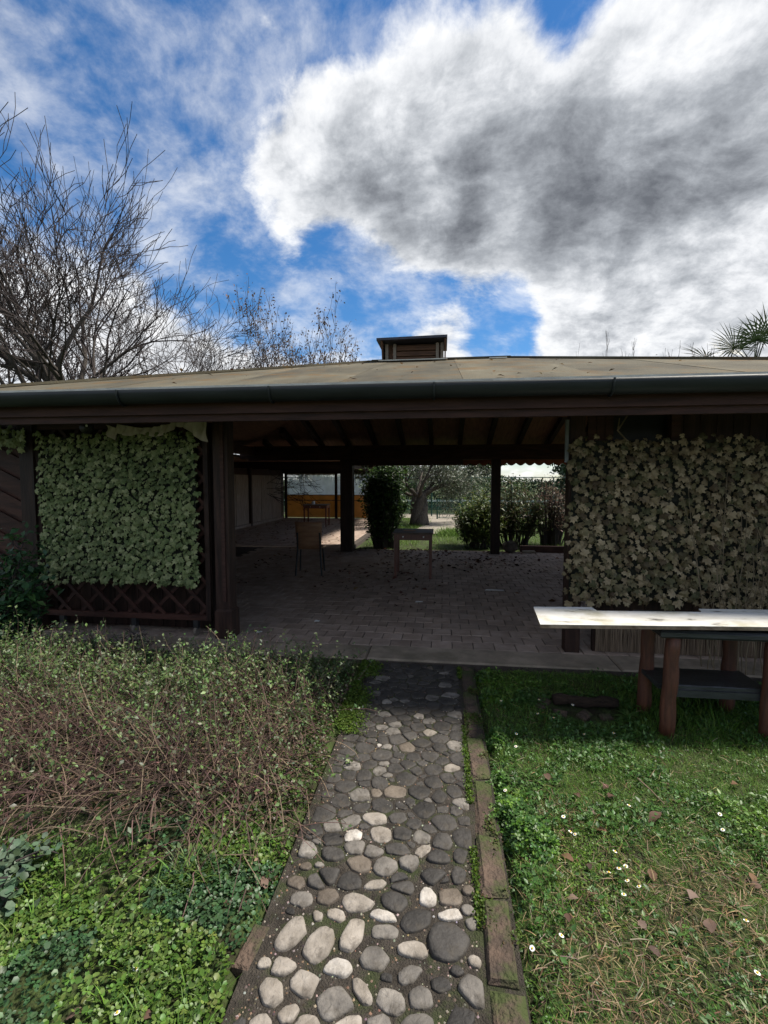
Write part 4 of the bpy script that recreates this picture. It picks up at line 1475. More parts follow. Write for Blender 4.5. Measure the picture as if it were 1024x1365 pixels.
# --- fan palm
palm = empty('fan_palm', (7.55, 13.0, 0))
tag(palm, 'fan palm rising behind the roof at the right edge', 'palm tree')
pts = [(.03 * math.sin(j), .02 * math.cos(j * 1.4), 4.25 * j / 12 - .05) for j in range(13)]
MB().tube(pts, [.20 - .03 * j / 12 + .012 * (j % 2) for j in range(13)], 12).build('trunk', M_bark, palm, True)
rr = random.Random(8)
M_palm = leaf_mat('palm_leaf', .45, .25, .4)
fr = MB()
for k in range(22):
    az = 2.399 * k + rr.uniform(-.2, .2)
    el = R(75) - R(115) * (k / 21) + rr.uniform(-.12, .12)
    L = rr.uniform(.75, 1.15)
    dirv = Vector((math.cos(az) * math.cos(el), math.sin(az) * math.cos(el), math.sin(el)))
    o_ = Vector((0, 0, 4.25))
    hub = o_ + dirv * L + Vector((0, 0, -.06))
    dead = el < R(-18)
    col = (.10, .075, .04) if dead else (.028 * rr.uniform(.7, 1.4), .055 * rr.uniform(.7, 1.4), .018)
    fo = MB().tube([o_, o_ + dirv * L * .5 + Vector((0, 0, .03)), hub], [.018, .013, .009], 4, col=col)
    side = dirv.cross(Vector((0, 0, 1))).normalized()
    nrm = side.cross(dirv).normalized()
    for s in range(25):
        a_ = R(-125) + R(250) * s / 24
        d2 = (dirv * math.cos(a_) + side * math.sin(a_) + nrm * rr.uniform(-.08, .08) + nrm * .12).normalized()
        ln = rr.uniform(.72, .9) * (1 - .25 * abs(a_) / R(125))
        wv_ = d2.cross(nrm).normalized() * .016
        m1 = hub + d2 * ln * .5
        tip = hub + d2 * ln + Vector((0, 0, -.10 * rr.random() - .03))
        fo.add([hub - wv_ * .3, hub + wv_ * .3, m1 - wv_, m1 + wv_, tip], [(0, 1, 3, 2), (2, 3, 4)], col)
    fo.build('frond', M_palm, palm)


# --- leafy shrubs
def shrub(name, label, loc, size, nstem, nleaf, leaf, cols, seed, cat='shrub', group=None, tpl=LEAF, base=.05, hollow=.0, stemcol=None, core=0, tiltc=.2):
    """upright stems with leaves through an ellipsoid-like volume; size = half widths x, y and height"""
    rs = np.random.default_rng(seed)
    rr = random.Random(seed)
    o = empty(name, loc)
    tag(o, label, cat, group)
    mb = MB()
    nodes = []
    for k in range(nstem):
        a_ = rr.uniform(0, 6.28)
        q_ = math.sqrt(rr.random())
        x0, y0 = .45 * size[0] * q_ * math.cos(a_), .45 * size[1] * q_ * math.sin(a_)
        x1, y1 = size[0] * q_ * math.cos(a_) * rr.uniform(.8, 1.15), size[1] * q_ * math.sin(a_) * rr.uniform(.8, 1.15)
        h = size[2] * (1 - .35 * q_ ** 2) * rr.uniform(.72, 1.05)
        pts = []
        for j in range(6):
            t_ = j / 5
            pts.append((x0 + (x1 - x0) * t_ ** 1.4 + rr.uniform(-.03, .03), y0 + (y1 - y0) * t_ ** 1.4 + rr.uniform(-.03, .03), h * t_ - .02))
        mb.tube(pts, [.013 * (1 - .75 * j / 5) * max(.5, size[2]) for j in range(6)], 4, caps=False)
        nodes += [(pts[j], pts[j + 1]) for j in range(1, 5)]
        for b in range(3):
            p_ = Vector(pts[rr.randint(2, 5)])
            e_ = p_ + Vector((rr.gauss(0, .12 * size[0] + .05), rr.gauss(0, .12 * size[1] + .05), rr.uniform(-.02, .22) * size[2]))
            mb.tube([p_, (p_ + e_) / 2, e_], [.005, .004, .002], 3, caps=False)
            nodes.append((tuple(p_), tuple(e_)))
    mb.build('stems', stemcol or M_twig, o)
    A = np.array(nodes)
    i_ = rs.integers(0, len(A), nleaf)
    t_ = rs.random((nleaf, 1))
    P_ = A[i_, 0] * (1 - t_) + A[i_, 1] * t_ + rs.normal(0, leaf * .75, (nleaf, 3))
    keep = P_[:, 2] > base
    P_ = P_[keep]
    n = len(P_)
    C = palette(n, cols)
    v, t, c = strew(tpl, P_, rs.uniform(0, 6.28, n), rs.normal(tiltc, .55, n), rs.normal(0, .5, n), leaf * rs.uniform(.7, 1.3, n), C)
    tri_mesh('foliage', v, t, c, M_leaf, o)
    return o


GREEN = [(.045, .085, .018), (.065, .12, .025), (.03, .06, .015), (.09, .14, .035)]
shrub('ivy_bush', 'dense glossy evergreen bush beside the back left column', (-1.42, 11.45, -.02), (.66, .45, 2.02), 46, 9000, .085, [(.03, .06, .015), (.05, .10, .02), (.02, .045, .012), (.075, .13, .03)], 51, base=.08)
shrub('leafy_bush', 'yellow-green leafy bush left of the slim back post', (.82, 11.9, -.02), (.66, .45, 1.25), 40, 5600, .11, [(.09, .12, .025), (.06, .10, .02), (.13, .15, .04), (.05, .075, .02)], 52, base=.12, tpl=LONG)
shrub('leafy_bush', 'tall dark twiggy bush right of the slim back post', (1.75, 12.1, -.02), (.72, .45, 1.5), 46, 5400, .10, [(.06, .085, .025), (.09, .10, .035), (.10, .07, .035), (.035, .055, .018)], 53, base=.25, tpl=LONG)
shrub('leafy_bush', 'reddish-brown twiggy bush at the right end of the back opening', (2.65, 12.2, -.02), (.6, .42, 1.65), 60, 2600, .075, [(.12, .07, .05), (.09, .08, .04), (.15, .10, .07)], 54, base=.4, tpl=LONG)
pw = MB().box(1.72, 3.6, 10.86, 11.0, -.01, .14).build('planter_wall', M_planter)
tag(pw, 'low brown planter wall in front of the back bushes', 'planter')
rv = []
rk = MB()
n_ = 10
for i in range(6):
    ph = math.pi * i / 5
    for j in range(n_):
        a_ = 2 * math.pi * j / n_
        q_ = 1 + rnd.uniform(-.16, .16)
        rv.append((.17 * q_ * math.sin(ph) * math.cos(a_), .13 * q_ * math.sin(ph) * math.sin(a_), .12 - .135 * q_ * math.cos(ph)))
rf = [(i * n_ + j, i * n_ + (j + 1) % n_, (i + 1) * n_ + (j + 1) % n_, (i + 1) * n_ + j) for i in range(5) for j in range(n_)]
ro = rk.add(rv, rf).build('rock', M_rock)
ro.location = (1.48, 10.80, .012)
tag(ro, 'rough brown rock at the foot of the slim back post', 'rock')
ls = MB().cbox(.28, .16, .06, .015).build('stone_block', M_concrete)
ls.location = (1.88, 10.76, -.005)
tag(ls, 'pale flat stone block beside the rough rock', 'stone')

# --- olive tree behind the pavilion
ol = empty('olive_tree', (-.84, 17.2, -.03))
tag(ol, 'gnarled olive tree with thick twisted trunk behind the pavilion', 'tree')
rr = random.Random(61)
tb = MB()
for k in range(4):
    a_ = k * 1.6
    pts = [(.16 * math.cos(a_ + j * .35), .14 * math.sin(a_ + j * .35), 1.15 * j / 7) for j in range(8)]
    tb.tube(pts, [.20 - .012 * j + .02 * rr.random() for j in range(8)], 9)
tips, sm = [], MB()
for k in range(8):
    a_ = k * 2.4
    branchy(tb, sm, (.12 * math.cos(a_), .12 * math.sin(a_), 1.0), (math.cos(a_) * .8, math.sin(a_) * .8, .9), rr.uniform(1.0, 1.5), .075, 0, rr, tips, .02, .6, (4, 4, 3), .006, .2, .66, .03)
tb.build('trunk', M_olivebark, ol, True)
sm.build('branches', M_twig, ol)
A = np.array([tuple(t_[0]) for t_ in tips])
n = 15000
P_ = A[rng.integers(0, len(A), n)] + rng.normal(0, .17, (n, 3)) - np.array([0, 0, .12])
v, t, c = strew(LONG, P_, rng.uniform(0, 6.28, n), rng.normal(-.4, .7, n), rng.normal(0, .6, n), rng.uniform(.07, .13, n), palette(n, [(.07, .085, .05), (.10, .115, .075), (.05, .065, .035), (.13, .14, .10)]))
tri_mesh('crown', v, t, c, M_leaf, ol)


def leafy_tree(name, label, loc, h, w, nleaf, leaf, cols, seed, group, trunk=.12, low=.25):
    rs = np.random.default_rng(seed)
    o = empty(name, loc)
    tag(o, label, 'tree', group)
    rr = random.Random(seed)
    tb, sm, tips = MB(), MB(), []
    tb.tube([(0, 0, -.1), (.03 * h * rr.uniform(-1, 1) * .3, 0, h * .45), (0, 0, h * .9)], [trunk, trunk * .7, trunk * .2], 7)
    for k in range(14):
        z = h * rr.uniform(low, .9)
        a_ = rr.uniform(0, 6.28)
        branchy(tb, sm, (0, 0, z), (math.cos(a_), math.sin(a_), .5), w * rr.uniform(.5, 1) * (1.1 - .6 * (z / h)), trunk * .35, 1, rr, tips, .05, .6, (4, 4, 3), .008, .18, .6, .03)
    tb.build('trunk', M_bark, o, True)
    sm.build('branches', M_twig, o)
    A = np.array([tuple(t_[0]) for t_ in tips])
    P_ = A[rs.integers(0, len(A), nleaf)] + rs.normal(0, .22, (nleaf, 3))
    P_ = P_[P_[:, 2] > .05]
    n = len(P_)
    v, t, c = strew(LEAF, P_, rs.uniform(0, 6.28, n), rs.normal(0, .7, n), rs.normal(0, .6, n), leaf * rs.uniform(.7, 1.3, n), palette(n, cols))
    tri_mesh('crown', v, t, c, M_leaf, o)


DG = [(.025, .05, .018), (.04, .075, .022), (.018, .035, .014), (.05, .085, .03)]
for i, (x, y, h, w, lab) in enumerate((
        (-4.2, 31, 4.2, 1.9, 'evergreen tree beyond the court seen above the ivy bush'),
        (-1.2, 32, 4.6, 2.0, 'evergreen tree beyond the court seen behind the olive crown'),
        (1.6, 30, 3.6, 1.8, 'dark evergreen tree beyond the court seen above the gate'),
        (7.3, 27, 4.6, 1.2, 'narrow dark evergreen tree beyond the court right of the bright gap'),
        (9.6, 28, 4.4, 1.9, 'evergreen tree beyond the court behind the twiggy bushes'))):
    leafy_tree('evergreen_tree', lab, (x, y, -.02), h, w, 5200, .19, DG, 70 + i, 'evergreens beyond the court', .13, .12)
# clipped hedge along the far side of the court
n = 26000
hx = rng.uniform(-14, 16, n)
hz = np.abs(rng.random(n)) ** .8 * (1.55 + .3 * vnoise(hx, hx * 0, .8))
hy = 27 + rng.normal(0, .28, n)
v, t, c = strew(LEAF, np.stack([hx, hy, hz], -1), rng.uniform(0, 6.28, n), rng.normal(.1, .7, n), rng.normal(0, .6, n), rng.uniform(.10, .20, n), palette(n, DG))
hd = empty('hedge', (0, 27, 0))
tag(hd, 'long dark clipped hedge beyond the green court fence', 'hedge')
v[:, 1] -= 27
tri_mesh('foliage', v, t, c, M_leaf, hd)
hm = MB()
for i in range(60):
    x = -14 + i * .5
    hm.tube([(x, 0, -.05), (x + rnd.uniform(-.1, .1), rnd.uniform(-.1, .1), .9), (x + rnd.uniform(-.2, .2), rnd.uniform(-.2, .2), 1.6)], [.03, .022, .008], 4)
hm.build('stems', M_twig, hd)

# --- foliage outside the tarpaulin window
shrub('bamboo_clump', 'pale bamboo clump seen through the plastic window of the wing', (-5.2, 24.5, -.02), (2.8, .6, 2.6), 60, 5200, .16, [(.16, .21, .12), (.12, .17, .08), (.22, .25, .16)], 57, 'bamboo', None, LONG, tiltc=-.4)

# --- court fence and gate
fe = empty('court_fence', (0, 21.6, -.02))
tag(fe, 'green steel court fence with a windbreak band', 'fence')
for i in range(15):
    x = -11 + i * 1.75
    MB().tube([(x, 0, 0), (x, 0, 1.75)], .03, 8).build('post', M_greenpaint, fe)
    MB().add([(x, .01, .06), (x + 1.75, .01, .06), (x + 1.75, .012, .66), (x, .014, .66)], [(0, 1, 2, 3)]).build('windbreak_panel', M_mesh, fe)
    MB().box(x + .035, x + 1.715, -.006, .006, .665, .74).build('top_band', mat('pale_band', (.32, .42, .40), (.45, .55, .52), 4, .7, 0) if i == 0 else bpy.data.materials['pale_band'], fe)
MB().tube([(-11, 0, 1.74), (13.5, 0, 1.74)], .018, 6).build('top_rail', M_greenpaint, fe)
wm = MB()
for i in range(120):
    x = -11 + i * .2
    wm.tube([(x, .02, .75), (x, .02, 1.74)], .004, 3, caps=False)
for i in range(6):
    wm.tube([(-11, .02, .78 + .19 * i), (13.4, .02, .78 + .19 * i)], .004, 3, caps=False)
tag(wm.build('wire_mesh', M_greenpaint, fe), kind='stuff')
ga = empty('garden_gate', (.22, 20.0, -.02))
tag(ga, 'low green steel gate frame at the end of the gravel track', 'gate')
MB().tube([(-.45, 0, 0), (-.45, 0, .84)], .032, 8).build('gate_post', M_greenpaint, ga)
MB().tube([(.47, 0, 0), (.47, 0, 1.32)], .036, 8).build('gate_post', M_greenpaint, ga)
for z in (.06, .80):
    MB().tube([(-.41, 0, z), (.38, 0, z)], .016, 6).build('gate_bar', M_greenpaint, ga)
for x in (-.36, .36):
    MB().tube([(x, 0, .06), (x, 0, .80)], .014, 6).build('gate_bar', M_greenpaint, ga)
ug = MB().tube([(-4, 24, 0.02), (-4, 24, .02)], .01, 3)

# ================================================================== GROUND COVER
def pick(n, x0, x1, y0, y1, fn, wide=True):
    x, y = rng.uniform(x0, x1, n), rng.uniform(y0, y1, n)
    k = rng.random(n) < fn(x, y)
    if wide:
        k &= np.abs(x + .12 * y) < .98 * y + .9
    return x[k], y[k]


def bare(x, y):
    """1 where plants may grow, 0 on the bare patch around the rotten log"""
    d = np.hypot((x - 1.0) / .30, (y - 3.42) / .22)
    return ss(.75, 1.15, d)


def straw(x, y):
    w = 1.1 * np.exp(-(((x - 1.05) / .50) ** 2 + ((y - 1.75) / .42) ** 2)) + .9 * np.exp(-(((x - .62) / .30) ** 2 + ((y - 1.45) / .22) ** 2)) + .6 * np.exp(-(((x - .55) / .16) ** 2 + ((y - 2.3) / .14) ** 2))
    return np.clip(w * (.45 + 1.1 * vnoise(x, y, 6)), 0, 1)


def build_cover(name, label, cat, parts, m):
    v, t, c = merge(parts)
    return tag(tri_mesh(name, v, t, c, m), label, cat, kind='stuff')


G_L = [(.080, .170, .020), (.105, .205, .027), (.058, .130, .016), (.135, .22, .038)]
G_D = [(.046, .112, .022), (.062, .14, .030), (.038, .09, .020), (.080, .155, .036)]
TAN = [(.20, .145, .075), (.28, .21, .115), (.14, .095, .05), (.24, .19, .12)]

# right lawn: blades
parts = []
x, y = pick(150000, .285, 4.3, .9, 4.13, lambda x, y: bare(x, y) * (1 - .55 * straw(x, y)) * (.45 + .55 * vnoise(x, y, 4)))
n = len(x)
tall = np.exp(-(((x - 1.75) / .55) ** 2 + ((y - 3.45) / .35) ** 2))
L = rng.uniform(.025, .060, n) * (1 + 1.5 * tall * rng.random(n))
P_ = np.stack([x, y, gz(x, y) - .003], -1)
C = palette(n, G_L, .22)
C = C * (.82 + .4 * vnoise(x, y, 2.2))[:, None]
parts.append(strew(BLADE, P_, rng.uniform(0, 6.28, n), rng.uniform(.35, 1.35, n), rng.normal(0, .3, n), L, C))
# straw lying between the blades
x, y = pick(80000, .285, 4.3, .9, 4.1, lambda x, y: bare(x, y) * np.clip(straw(x, y) * .9 + .08, 0, 1))
n = len(x)
P_ = np.stack([x, y, gz(x, y) + rng.uniform(.0, .022, n)], -1)
parts.append(strew(BLADE, P_, rng.uniform(0, 6.28, n), rng.normal(.12, .22, n), rng.normal(0, .5, n), rng.uniform(.03, .07, n), palette(n, TAN, .3)))
build_cover('lawn_grass', 'short mossy lawn grass with straw right of the path', 'grass', parts, M_grass)

# right lawn: clover and small weeds
parts = []
x, y = pick(80000, .27, 4.3, .9, 4.13, lambda x, y: bare(x, y) * (1 - .75 * straw(x, y)) * ss(.36, .62, vnoise(x, y, 3.2) * .6 + vnoise(x, y, 9) * .4))
n = len(x)
h = rng.uniform(.006, .034, n) * (.7 + .9 * vnoise(x, y, 5))
P_ = np.stack([x, y, gz(x, y) + h], -1)
tone = vnoise(x, y, 1.8)
C = np.where((tone > .52)[:, None], palette(n, G_L), palette(n, G_D))
k = rng.random(n) < .55
parts.append(strew(TREF, P_[k], rng.uniform(0, 6.28, k.sum()), rng.normal(.0, .4, k.sum()), rng.normal(0, .4, k.sum()), rng.uniform(.010, .018, k.sum()), C[k]))
parts.append(strew(LEAF, P_[~k], rng.uniform(0, 6.28, (~k).sum()), rng.normal(.35, .4, (~k).sum()), rng.normal(0, .4, (~k).sum()), rng.uniform(.018, .034, (~k).sum()), C[~k]))
x, y = pick(150000, .28, 3.6, .9, 4.13, lambda x, y: bare(x, y) * (1 - .8 * straw(x, y)) * ss(.30, .55, vnoise(x, y, 5) * .5 + vnoise(x, y, 14) * .5) * (1 - .5 * ss(2.2, 3.4, y)))
n = len(x)
tone = vnoise(x, y, 1.1)
C = np.where((tone > .5)[:, None], palette(n, [(.10, .19, .022), (.13, .21, .03), (.08, .155, .02)]), palette(n, [(.06, .135, .022), (.075, .155, .028), (.05, .11, .02)]))
parts.append(strew(LEAF, np.stack([x, y, gz(x, y) + rng.uniform(.0, .016, n)], -1), rng.uniform(0, 6.28, n), rng.normal(.4, .4, n), rng.normal(0, .4, n), rng.uniform(.009, .017, n), C))
build_cover('clover', 'low clover and small weeds mixed into the right lawn', 'clover', parts, M_leaf)

# a taller geranium-like patch spilling over the edging, and leaf rosettes in the lawn
parts = []
for cx, cy, rr_, h0, cnt in ((.30, 2.28, .13, .07, 420), (.40, 2.12, .12, .07, 420), (.27, 2.55, .09, .05, 260), (.32, 2.95, .10, .05, 260), (.34, 3.55, .10, .05, 220), (.30, 3.9, .09, .06, 200)):
    a_, q_ = rng.uniform(0, 6.28, cnt), np.sqrt(rng.random(cnt)) * rr_
    x, y = cx + q_ * np.cos(a_), cy + q_ * np.sin(a_)
    P_ = np.stack([x, y, gz(x, y) + .02 + h0 * (1 - (q_ / rr_) ** 2) * rng.random(cnt)], -1)
    parts.append(strew(TREF, P_, rng.uniform(0, 6.28, cnt), rng.normal(0, .45, cnt), rng.normal(0, .45, cnt), rng.uniform(.014, .026, cnt), palette(cnt, G_D + G_L[:2])))
for cx, cy, s_ in ((1.27, 3.37, .10), (1.12, 1.86, .045), (1.28, 1.72, .05), (.85, 1.72, .04), (1.55, 2.1, .045), (.95, 1.5, .04), (1.1, 2.8, .04), (.7, 2.75, .04), (1.7, 2.5, .045), (.62, 1.95, .035), (1.36, 2.0, .04)):
    m = 16
    P_ = np.stack([np.full(m, cx) + rng.normal(0, .008, m), np.full(m, cy) + rng.normal(0, .008, m), np.full(m, float(gz(cx, cy)) + .006)], -1)
    parts.append(strew(LONG, P_, np.linspace(0, 6.28, m) + rng.normal(0, .15, m), rng.uniform(.15, .6, m), rng.normal(0, .2, m), s_ * rng.uniform(.7, 1.2, m), palette(m, [(.06, .12, .03), (.09, .15, .04)])))
build_cover('lawn_weeds', 'leafy weed clumps spilling over the path edging and lawn', 'weeds', parts, M_leaf)

# left foreground: bright broad-leaved ground cover
parts = []


def fore(x, y):
    lim = 1.98 + .10 * (vnoise(x, y * 0, 2.1) - .5) - .28 * ss(-.95, -1.9, x)
    return (1 - ss(lim - .12, lim + .08, y)) * (1 - ss(-.68 + .08 * ss(1.55, 1.9, y), -.61 + .08 * ss(1.55, 1.9, y), x))


x, y = pick(30000, -3.2, -.55, .8, 2.2, lambda x, y: fore(x, y) * (.45 + .55 * ss(.3, .6, vnoise(x, y, 5))))
n = len(x)
hh = .012 + .05 * vnoise(x, y, 4.2) * rng.random(n) ** .6 + .02 * rng.random(n)
P_ = np.stack([x, y, gz(x, y) + hh], -1)
tone = vnoise(x, y, 2.6)
C = np.where((tone > .42)[:, None], palette(n, [(.078, .145, .022), (.10, .17, .03), (.125, .18, .042), (.058, .118, .02)]), palette(n, [(.045, .10, .035), (.06, .12, .05), (.04, .085, .03)]))
k = rng.random(n) < .45
parts.append(strew(TREF, P_[k], rng.uniform(0, 6.28, k.sum()), rng.normal(-.1, .4, k.sum()), rng.normal(0, .4, k.sum()), rng.uniform(.013, .025, k.sum()), C[k]))
parts.append(strew(ROUND, P_[~k], rng.uniform(0, 6.28, (~k).sum()), rng.normal(.1, .4, (~k).sum()), rng.normal(0, .4, (~k).sum()), rng.uniform(.012, .024, (~k).sum()), C[~k]))
x, y = pick(9000, -3.2, -.6, .8, 2.1, lambda x, y: fore(x, y) * ss(.45, .7, vnoise(x, y, 2.7)))
n = len(x)
parts.append(strew(BLADE, np.stack([x, y, gz(x, y)], -1), rng.uniform(0, 6.28, n), rng.uniform(.4, 1.3, n), rng.normal(0, .3, n), rng.uniform(.04, .11, n), palette(n, G_L)))
# grass tuft in front of the bramble
m = 160
parts.append(strew(BLADE, np.stack([-1.0 + rng.normal(0, .05, m), 1.70 + rng.normal(0, .04, m), np.full(m, .0)], -1), rng.uniform(0, 6.28, m), rng.uniform(.3, 1.2, m), rng.normal(0, .2, m), rng.uniform(.08, .17, m), palette(m, [(.09, .16, .03), (.12, .19, .05)])))
build_cover('ground_cover', 'bright green broad-leaved ground cover at the lower left', 'ground cover', parts, M_leaf)

# small weeds and moss between the bramble and the path stones
x, y = pick(16000, -.95, -.58, 1.75, 3.6, lambda x, y: ss(-.95, -.75, x) * (1 - ss(-.64, -.58, x)) * ss(.25, .6, vnoise(x, y, 8)))
n = len(x)
wd = strew(ROUND, np.stack([x, y, gz(x, y) + rng.uniform(.0, .022, n)], -1), rng.uniform(0, 6.28, n), rng.normal(.25, .4, n), rng.normal(0, .4, n), rng.uniform(.008, .017, n), palette(n, [(.06, .11, .02), (.08, .13, .028), (.05, .04, .028), (.09, .06, .04), (.045, .08, .016)]))
build_cover('edge_weeds', 'small weeds and moss between the bramble mound and the path stones', 'weeds', [wd], M_leaf)

# strip of grass between the bramble and the pavilion floor
parts = []
x, y = pick(26000, -4.6, -.60, 3.55, 4.14, lambda x, y: .55 + .45 * vnoise(x, y, 4), False)
n = len(x)
parts.append(strew(BLADE, np.stack([x, y, gz(x, y) - .003], -1), rng.uniform(0, 6.28, n), rng.uniform(.4, 1.35, n), rng.normal(0, .3, n), rng.uniform(.03, .08, n), palette(n, [(.06, .11, .018), (.09, .13, .025), (.045, .08, .015), (.12, .13, .045)])))
x, y = pick(9000, -.70, -.42, 2.9, 4.14, lambda x, y: ss(-.46, -.62, x) * ss(.35, .6, vnoise(x, y, 6)), False)
n = len(x)
parts.append(strew(ROUND, np.stack([x, y, np.full(n, -.016) + rng.uniform(0, .02, n)], -1), rng.uniform(0, 6.28, n), rng.normal(.3, .4, n), rng.normal(0, .4, n), rng.uniform(.008, .016, n), palette(n, [(.06, .11, .012), (.09, .14, .02)])))
build_cover('verge_grass', 'mossy grass strip along the pavilion floor left of the path', 'grass', parts, M_grass)


# --- bramble mound at the left: dead arching stems with small fresh leaves
def mound(x, y):
    edge = ss(-.60, -1.0, x) * ss(1.72 - .10 * vnoise(x, x * 0, 2), 2.05, y) * (1 - ss(3.75, 4.05, y)) * ss(-4.6, -4.2, x)
    return edge


br = empty('bramble_mound', (-1.9, 2.8, 0))
tag(br, 'tangled mound of dry brown stems with small green leaves left of the path', 'bramble', kind='stuff')
mb = MB()
rr = random.Random(77)
node = []
BROWN = [(.085, .056, .045), (.115, .075, .058), (.06, .042, .035), (.19, .14, .095), (.11, .066, .06)]
cnt = 0
while cnt < 6200:
    x, y = rr.uniform(-4.2, -.62), rr.uniform(1.75, 4.0)
    if abs(x + .12 * y) > .98 * y + .9 or rr.random() > float(mound(x, y)) or (y > 2.9 and rr.random() < .45):
        continue
    cnt += 1
    z = float(gz(x, y))
    fall = rr.random() < (.75 if y < 2.9 else .35)
    az = rr.gauss(-1.9, .9) if fall else rr.uniform(0, 6.28)
    Ls = rr.uniform(.16, .44) * (1 if fall else 1.2) * (1 - .5 * float(ss(3.0, 3.8, y)))
    lift = rr.uniform(.10, .55) if fall else rr.uniform(.55, 1.25)
    p = Vector((x, y, z))
    d = Vector((math.cos(az) * math.cos(lift), math.sin(az) * math.cos(lift), math.sin(lift) + .35))
    d.normalize()
    pts = [p.copy()]
    for j in range(5):
        d = (d + Vector((rr.gauss(0, .14), rr.gauss(0, .14), rr.gauss(-.20 if fall else -.06, .10)))).normalized()
        p = p + d * (Ls / 5)
        g0 = float(gz(p.x, p.y))
        if p.z < g0 + .006:
            p.z = g0 + .006 + rr.random() * .012
        pts.append(p.copy())
    c = rr.choice(BROWN)
    k_ = rr.uniform(.7, 1.3)
    r0 = rr.uniform(.0013, .0032)
    mb.tube([(q_.x + 1.9, q_.y - 2.8, q_.z) for q_ in pts], [r0, r0, r0 * .9, r0 * .8, r0 * .6, r0 * .4], 3, False, (c[0] * k_, c[1] * k_, c[2] * k_))
    for j in range(1, 5):
        node.append((tuple(pts[j]), tuple(pts[j + 1]), y, 0 if fall else 1))
mb.build('stem', M_stem, br)
A = np.array([(a_, b_) for a_, b_, _, _ in node])
up_ = np.array([q_[3] for q_ in node])
yy = np.array([q_[2] for q_ in node])
wgt = (.22 + .78 * up_) * (.18 + .82 * ss(2.2, 3.1, yy)) * (.25 + 1.1 * vnoise(A[:, 0, 0], A[:, 0, 1], 2.6))
wgt = wgt / wgt.sum()
n = 60000
i_ = rng.choice(len(A), n, p=wgt)
t_ = rng.random((n, 1))
P_ = A[i_, 0] * (1 - t_) + A[i_, 1] * t_ + rng.normal(0, .010, (n, 3))
P_[:, 2] = np.maximum(P_[:, 2], .0)
C = palette(n, [(.085, .145, .036), (.11, .175, .055), (.065, .115, .033), (.14, .185, .075), (.12, .14, .085)], .22)
P_ -= np.array([-1.9, 2.8, 0])
v, t, c = strew(LEAF, P_, rng.uniform(0, 6.28, n), rng.normal(.35, .55, n), rng.normal(0, .5, n), rng.uniform(.014, .032, n), C)
tri_mesh('leaf', v, t, c, M_leaf, br)
# dead leaf litter inside the mound
x, y = pick(26000, -4.2, -.5, 1.75, 3.9, lambda x, y: np.clip(mound(x, y) + .5 * (np.abs(x + .6) < .12) * (y > 1.9) * (y < 3), 0, 1))
n = len(x)
P_ = np.stack([x + 1.9, y - 2.8, gz(x, y) + rng.uniform(.004, .05, n)], -1)
v, t, c = strew(LEAF, P_, rng.uniform(0, 6.28, n), rng.normal(.1, .4, n), rng.normal(0, .5, n), rng.uniform(.012, .03, n), palette(n, [(.07, .045, .032), (.11, .07, .05), (.05, .035, .027), (.16, .11, .08)], .25))
tri_mesh('dead_leaf', v, t, c, M_dry, br)

# --- evergreen shrub and soft weeds at the left edge
shrub('laurel_shrub', 'dark glossy evergreen shrub at the left edge before the slanted boards', (-3.86, 3.72, -.02), (.42, .34, 1.06), 34, 2300, .075, [(.030, .080, .028), (.048, .11, .038), (.07, .14, .04), (.025, .062, .024)], 81, tiltc=.1)
shrub('soft_weed', 'light green leafy weed at the foot of the dark evergreen shrub', (-3.02, 3.55, -.02), (.26, .20, .34), 18, 420, .065, [(.075, .14, .03), (.10, .17, .04), (.06, .11, .025)], 82, 'weed', None, LONG, .02)
shrub('soft_weed', 'low green leafy weed in front of the dark evergreen shrub at the left edge', (-3.15, 3.12, -.02), (.34, .22, .24), 18, 460, .06, [(.06, .12, .03), (.085, .15, .04), (.05, .095, .03)], 83, 'weed', None, LONG, .02)
shrub('pale_weed', 'spindly weed with pale withered tips at the floor edge by the trellis', (-2.72, 3.86, -.02), (.26, .10, .36), 14, 170, .03, [(.20, .19, .12), (.12, .15, .06), (.28, .26, .2)], 84, 'weed', None, LEAF, .05)
shrub('grey_weed', 'greyish leafy weed in the lower left corner', (-1.72, 1.56, -.02), (.26, .18, .16), 16, 480, .034, [(.09, .14, .085), (.07, .115, .06), (.11, .16, .10)], 85, 'weed', None, ROUND, .02)

# --- back garden grass
parts = []
x = rng.uniform(-3, 9, 110000)
y = rng.uniform(11.05, 26, 110000)
def gravel(x, y):
    c_ = np.interp(y, [11, 13, 15.5, 18, 20.2, 21.5, 24], [-.5, -.45, -.15, .12, .22, .3, .3])
    w_ = np.interp(y, [11, 13, 15.5, 18, 20.2, 21.5, 24], [.1, .2, .75, .7, .85, 6, 9])
    return ss(.72, 1.05, np.abs(x - c_) / w_ + .35 * (vnoise(x, y, 1.5) - .5))
k = (rng.random(110000) < gravel(x, y) * (.35 + .65 * vnoise(x, y, .9))) & ~((x < -1.9) & (y < 20.4))
x, y = x[k], y[k]
n = len(x)
parts.append(strew(BLADE, np.stack([x, y, gz(x, y) - .003], -1), rng.uniform(0, 6.28, n), rng.uniform(.5, 1.4, n), rng.normal(0, .3, n), rng.uniform(.06, .16, n), palette(n, [(.10, .18, .025), (.13, .21, .035), (.075, .14, .02)])))
m = 900
parts.append(strew(BLADE, np.stack([.25 + rng.normal(0, .22, m), 14.2 + rng.normal(0, .22, m), np.full(m, -.02)], -1), rng.uniform(0, 6.28, m), rng.uniform(.6, 1.4, m), rng.normal(0, .2, m), rng.uniform(.15, .32, m), palette(m, [(.09, .17, .03), (.12, .20, .04)])))
build_cover('garden_grass', 'bright sunlit grass of the garden behind the pavilion', 'grass', parts, M_grass)

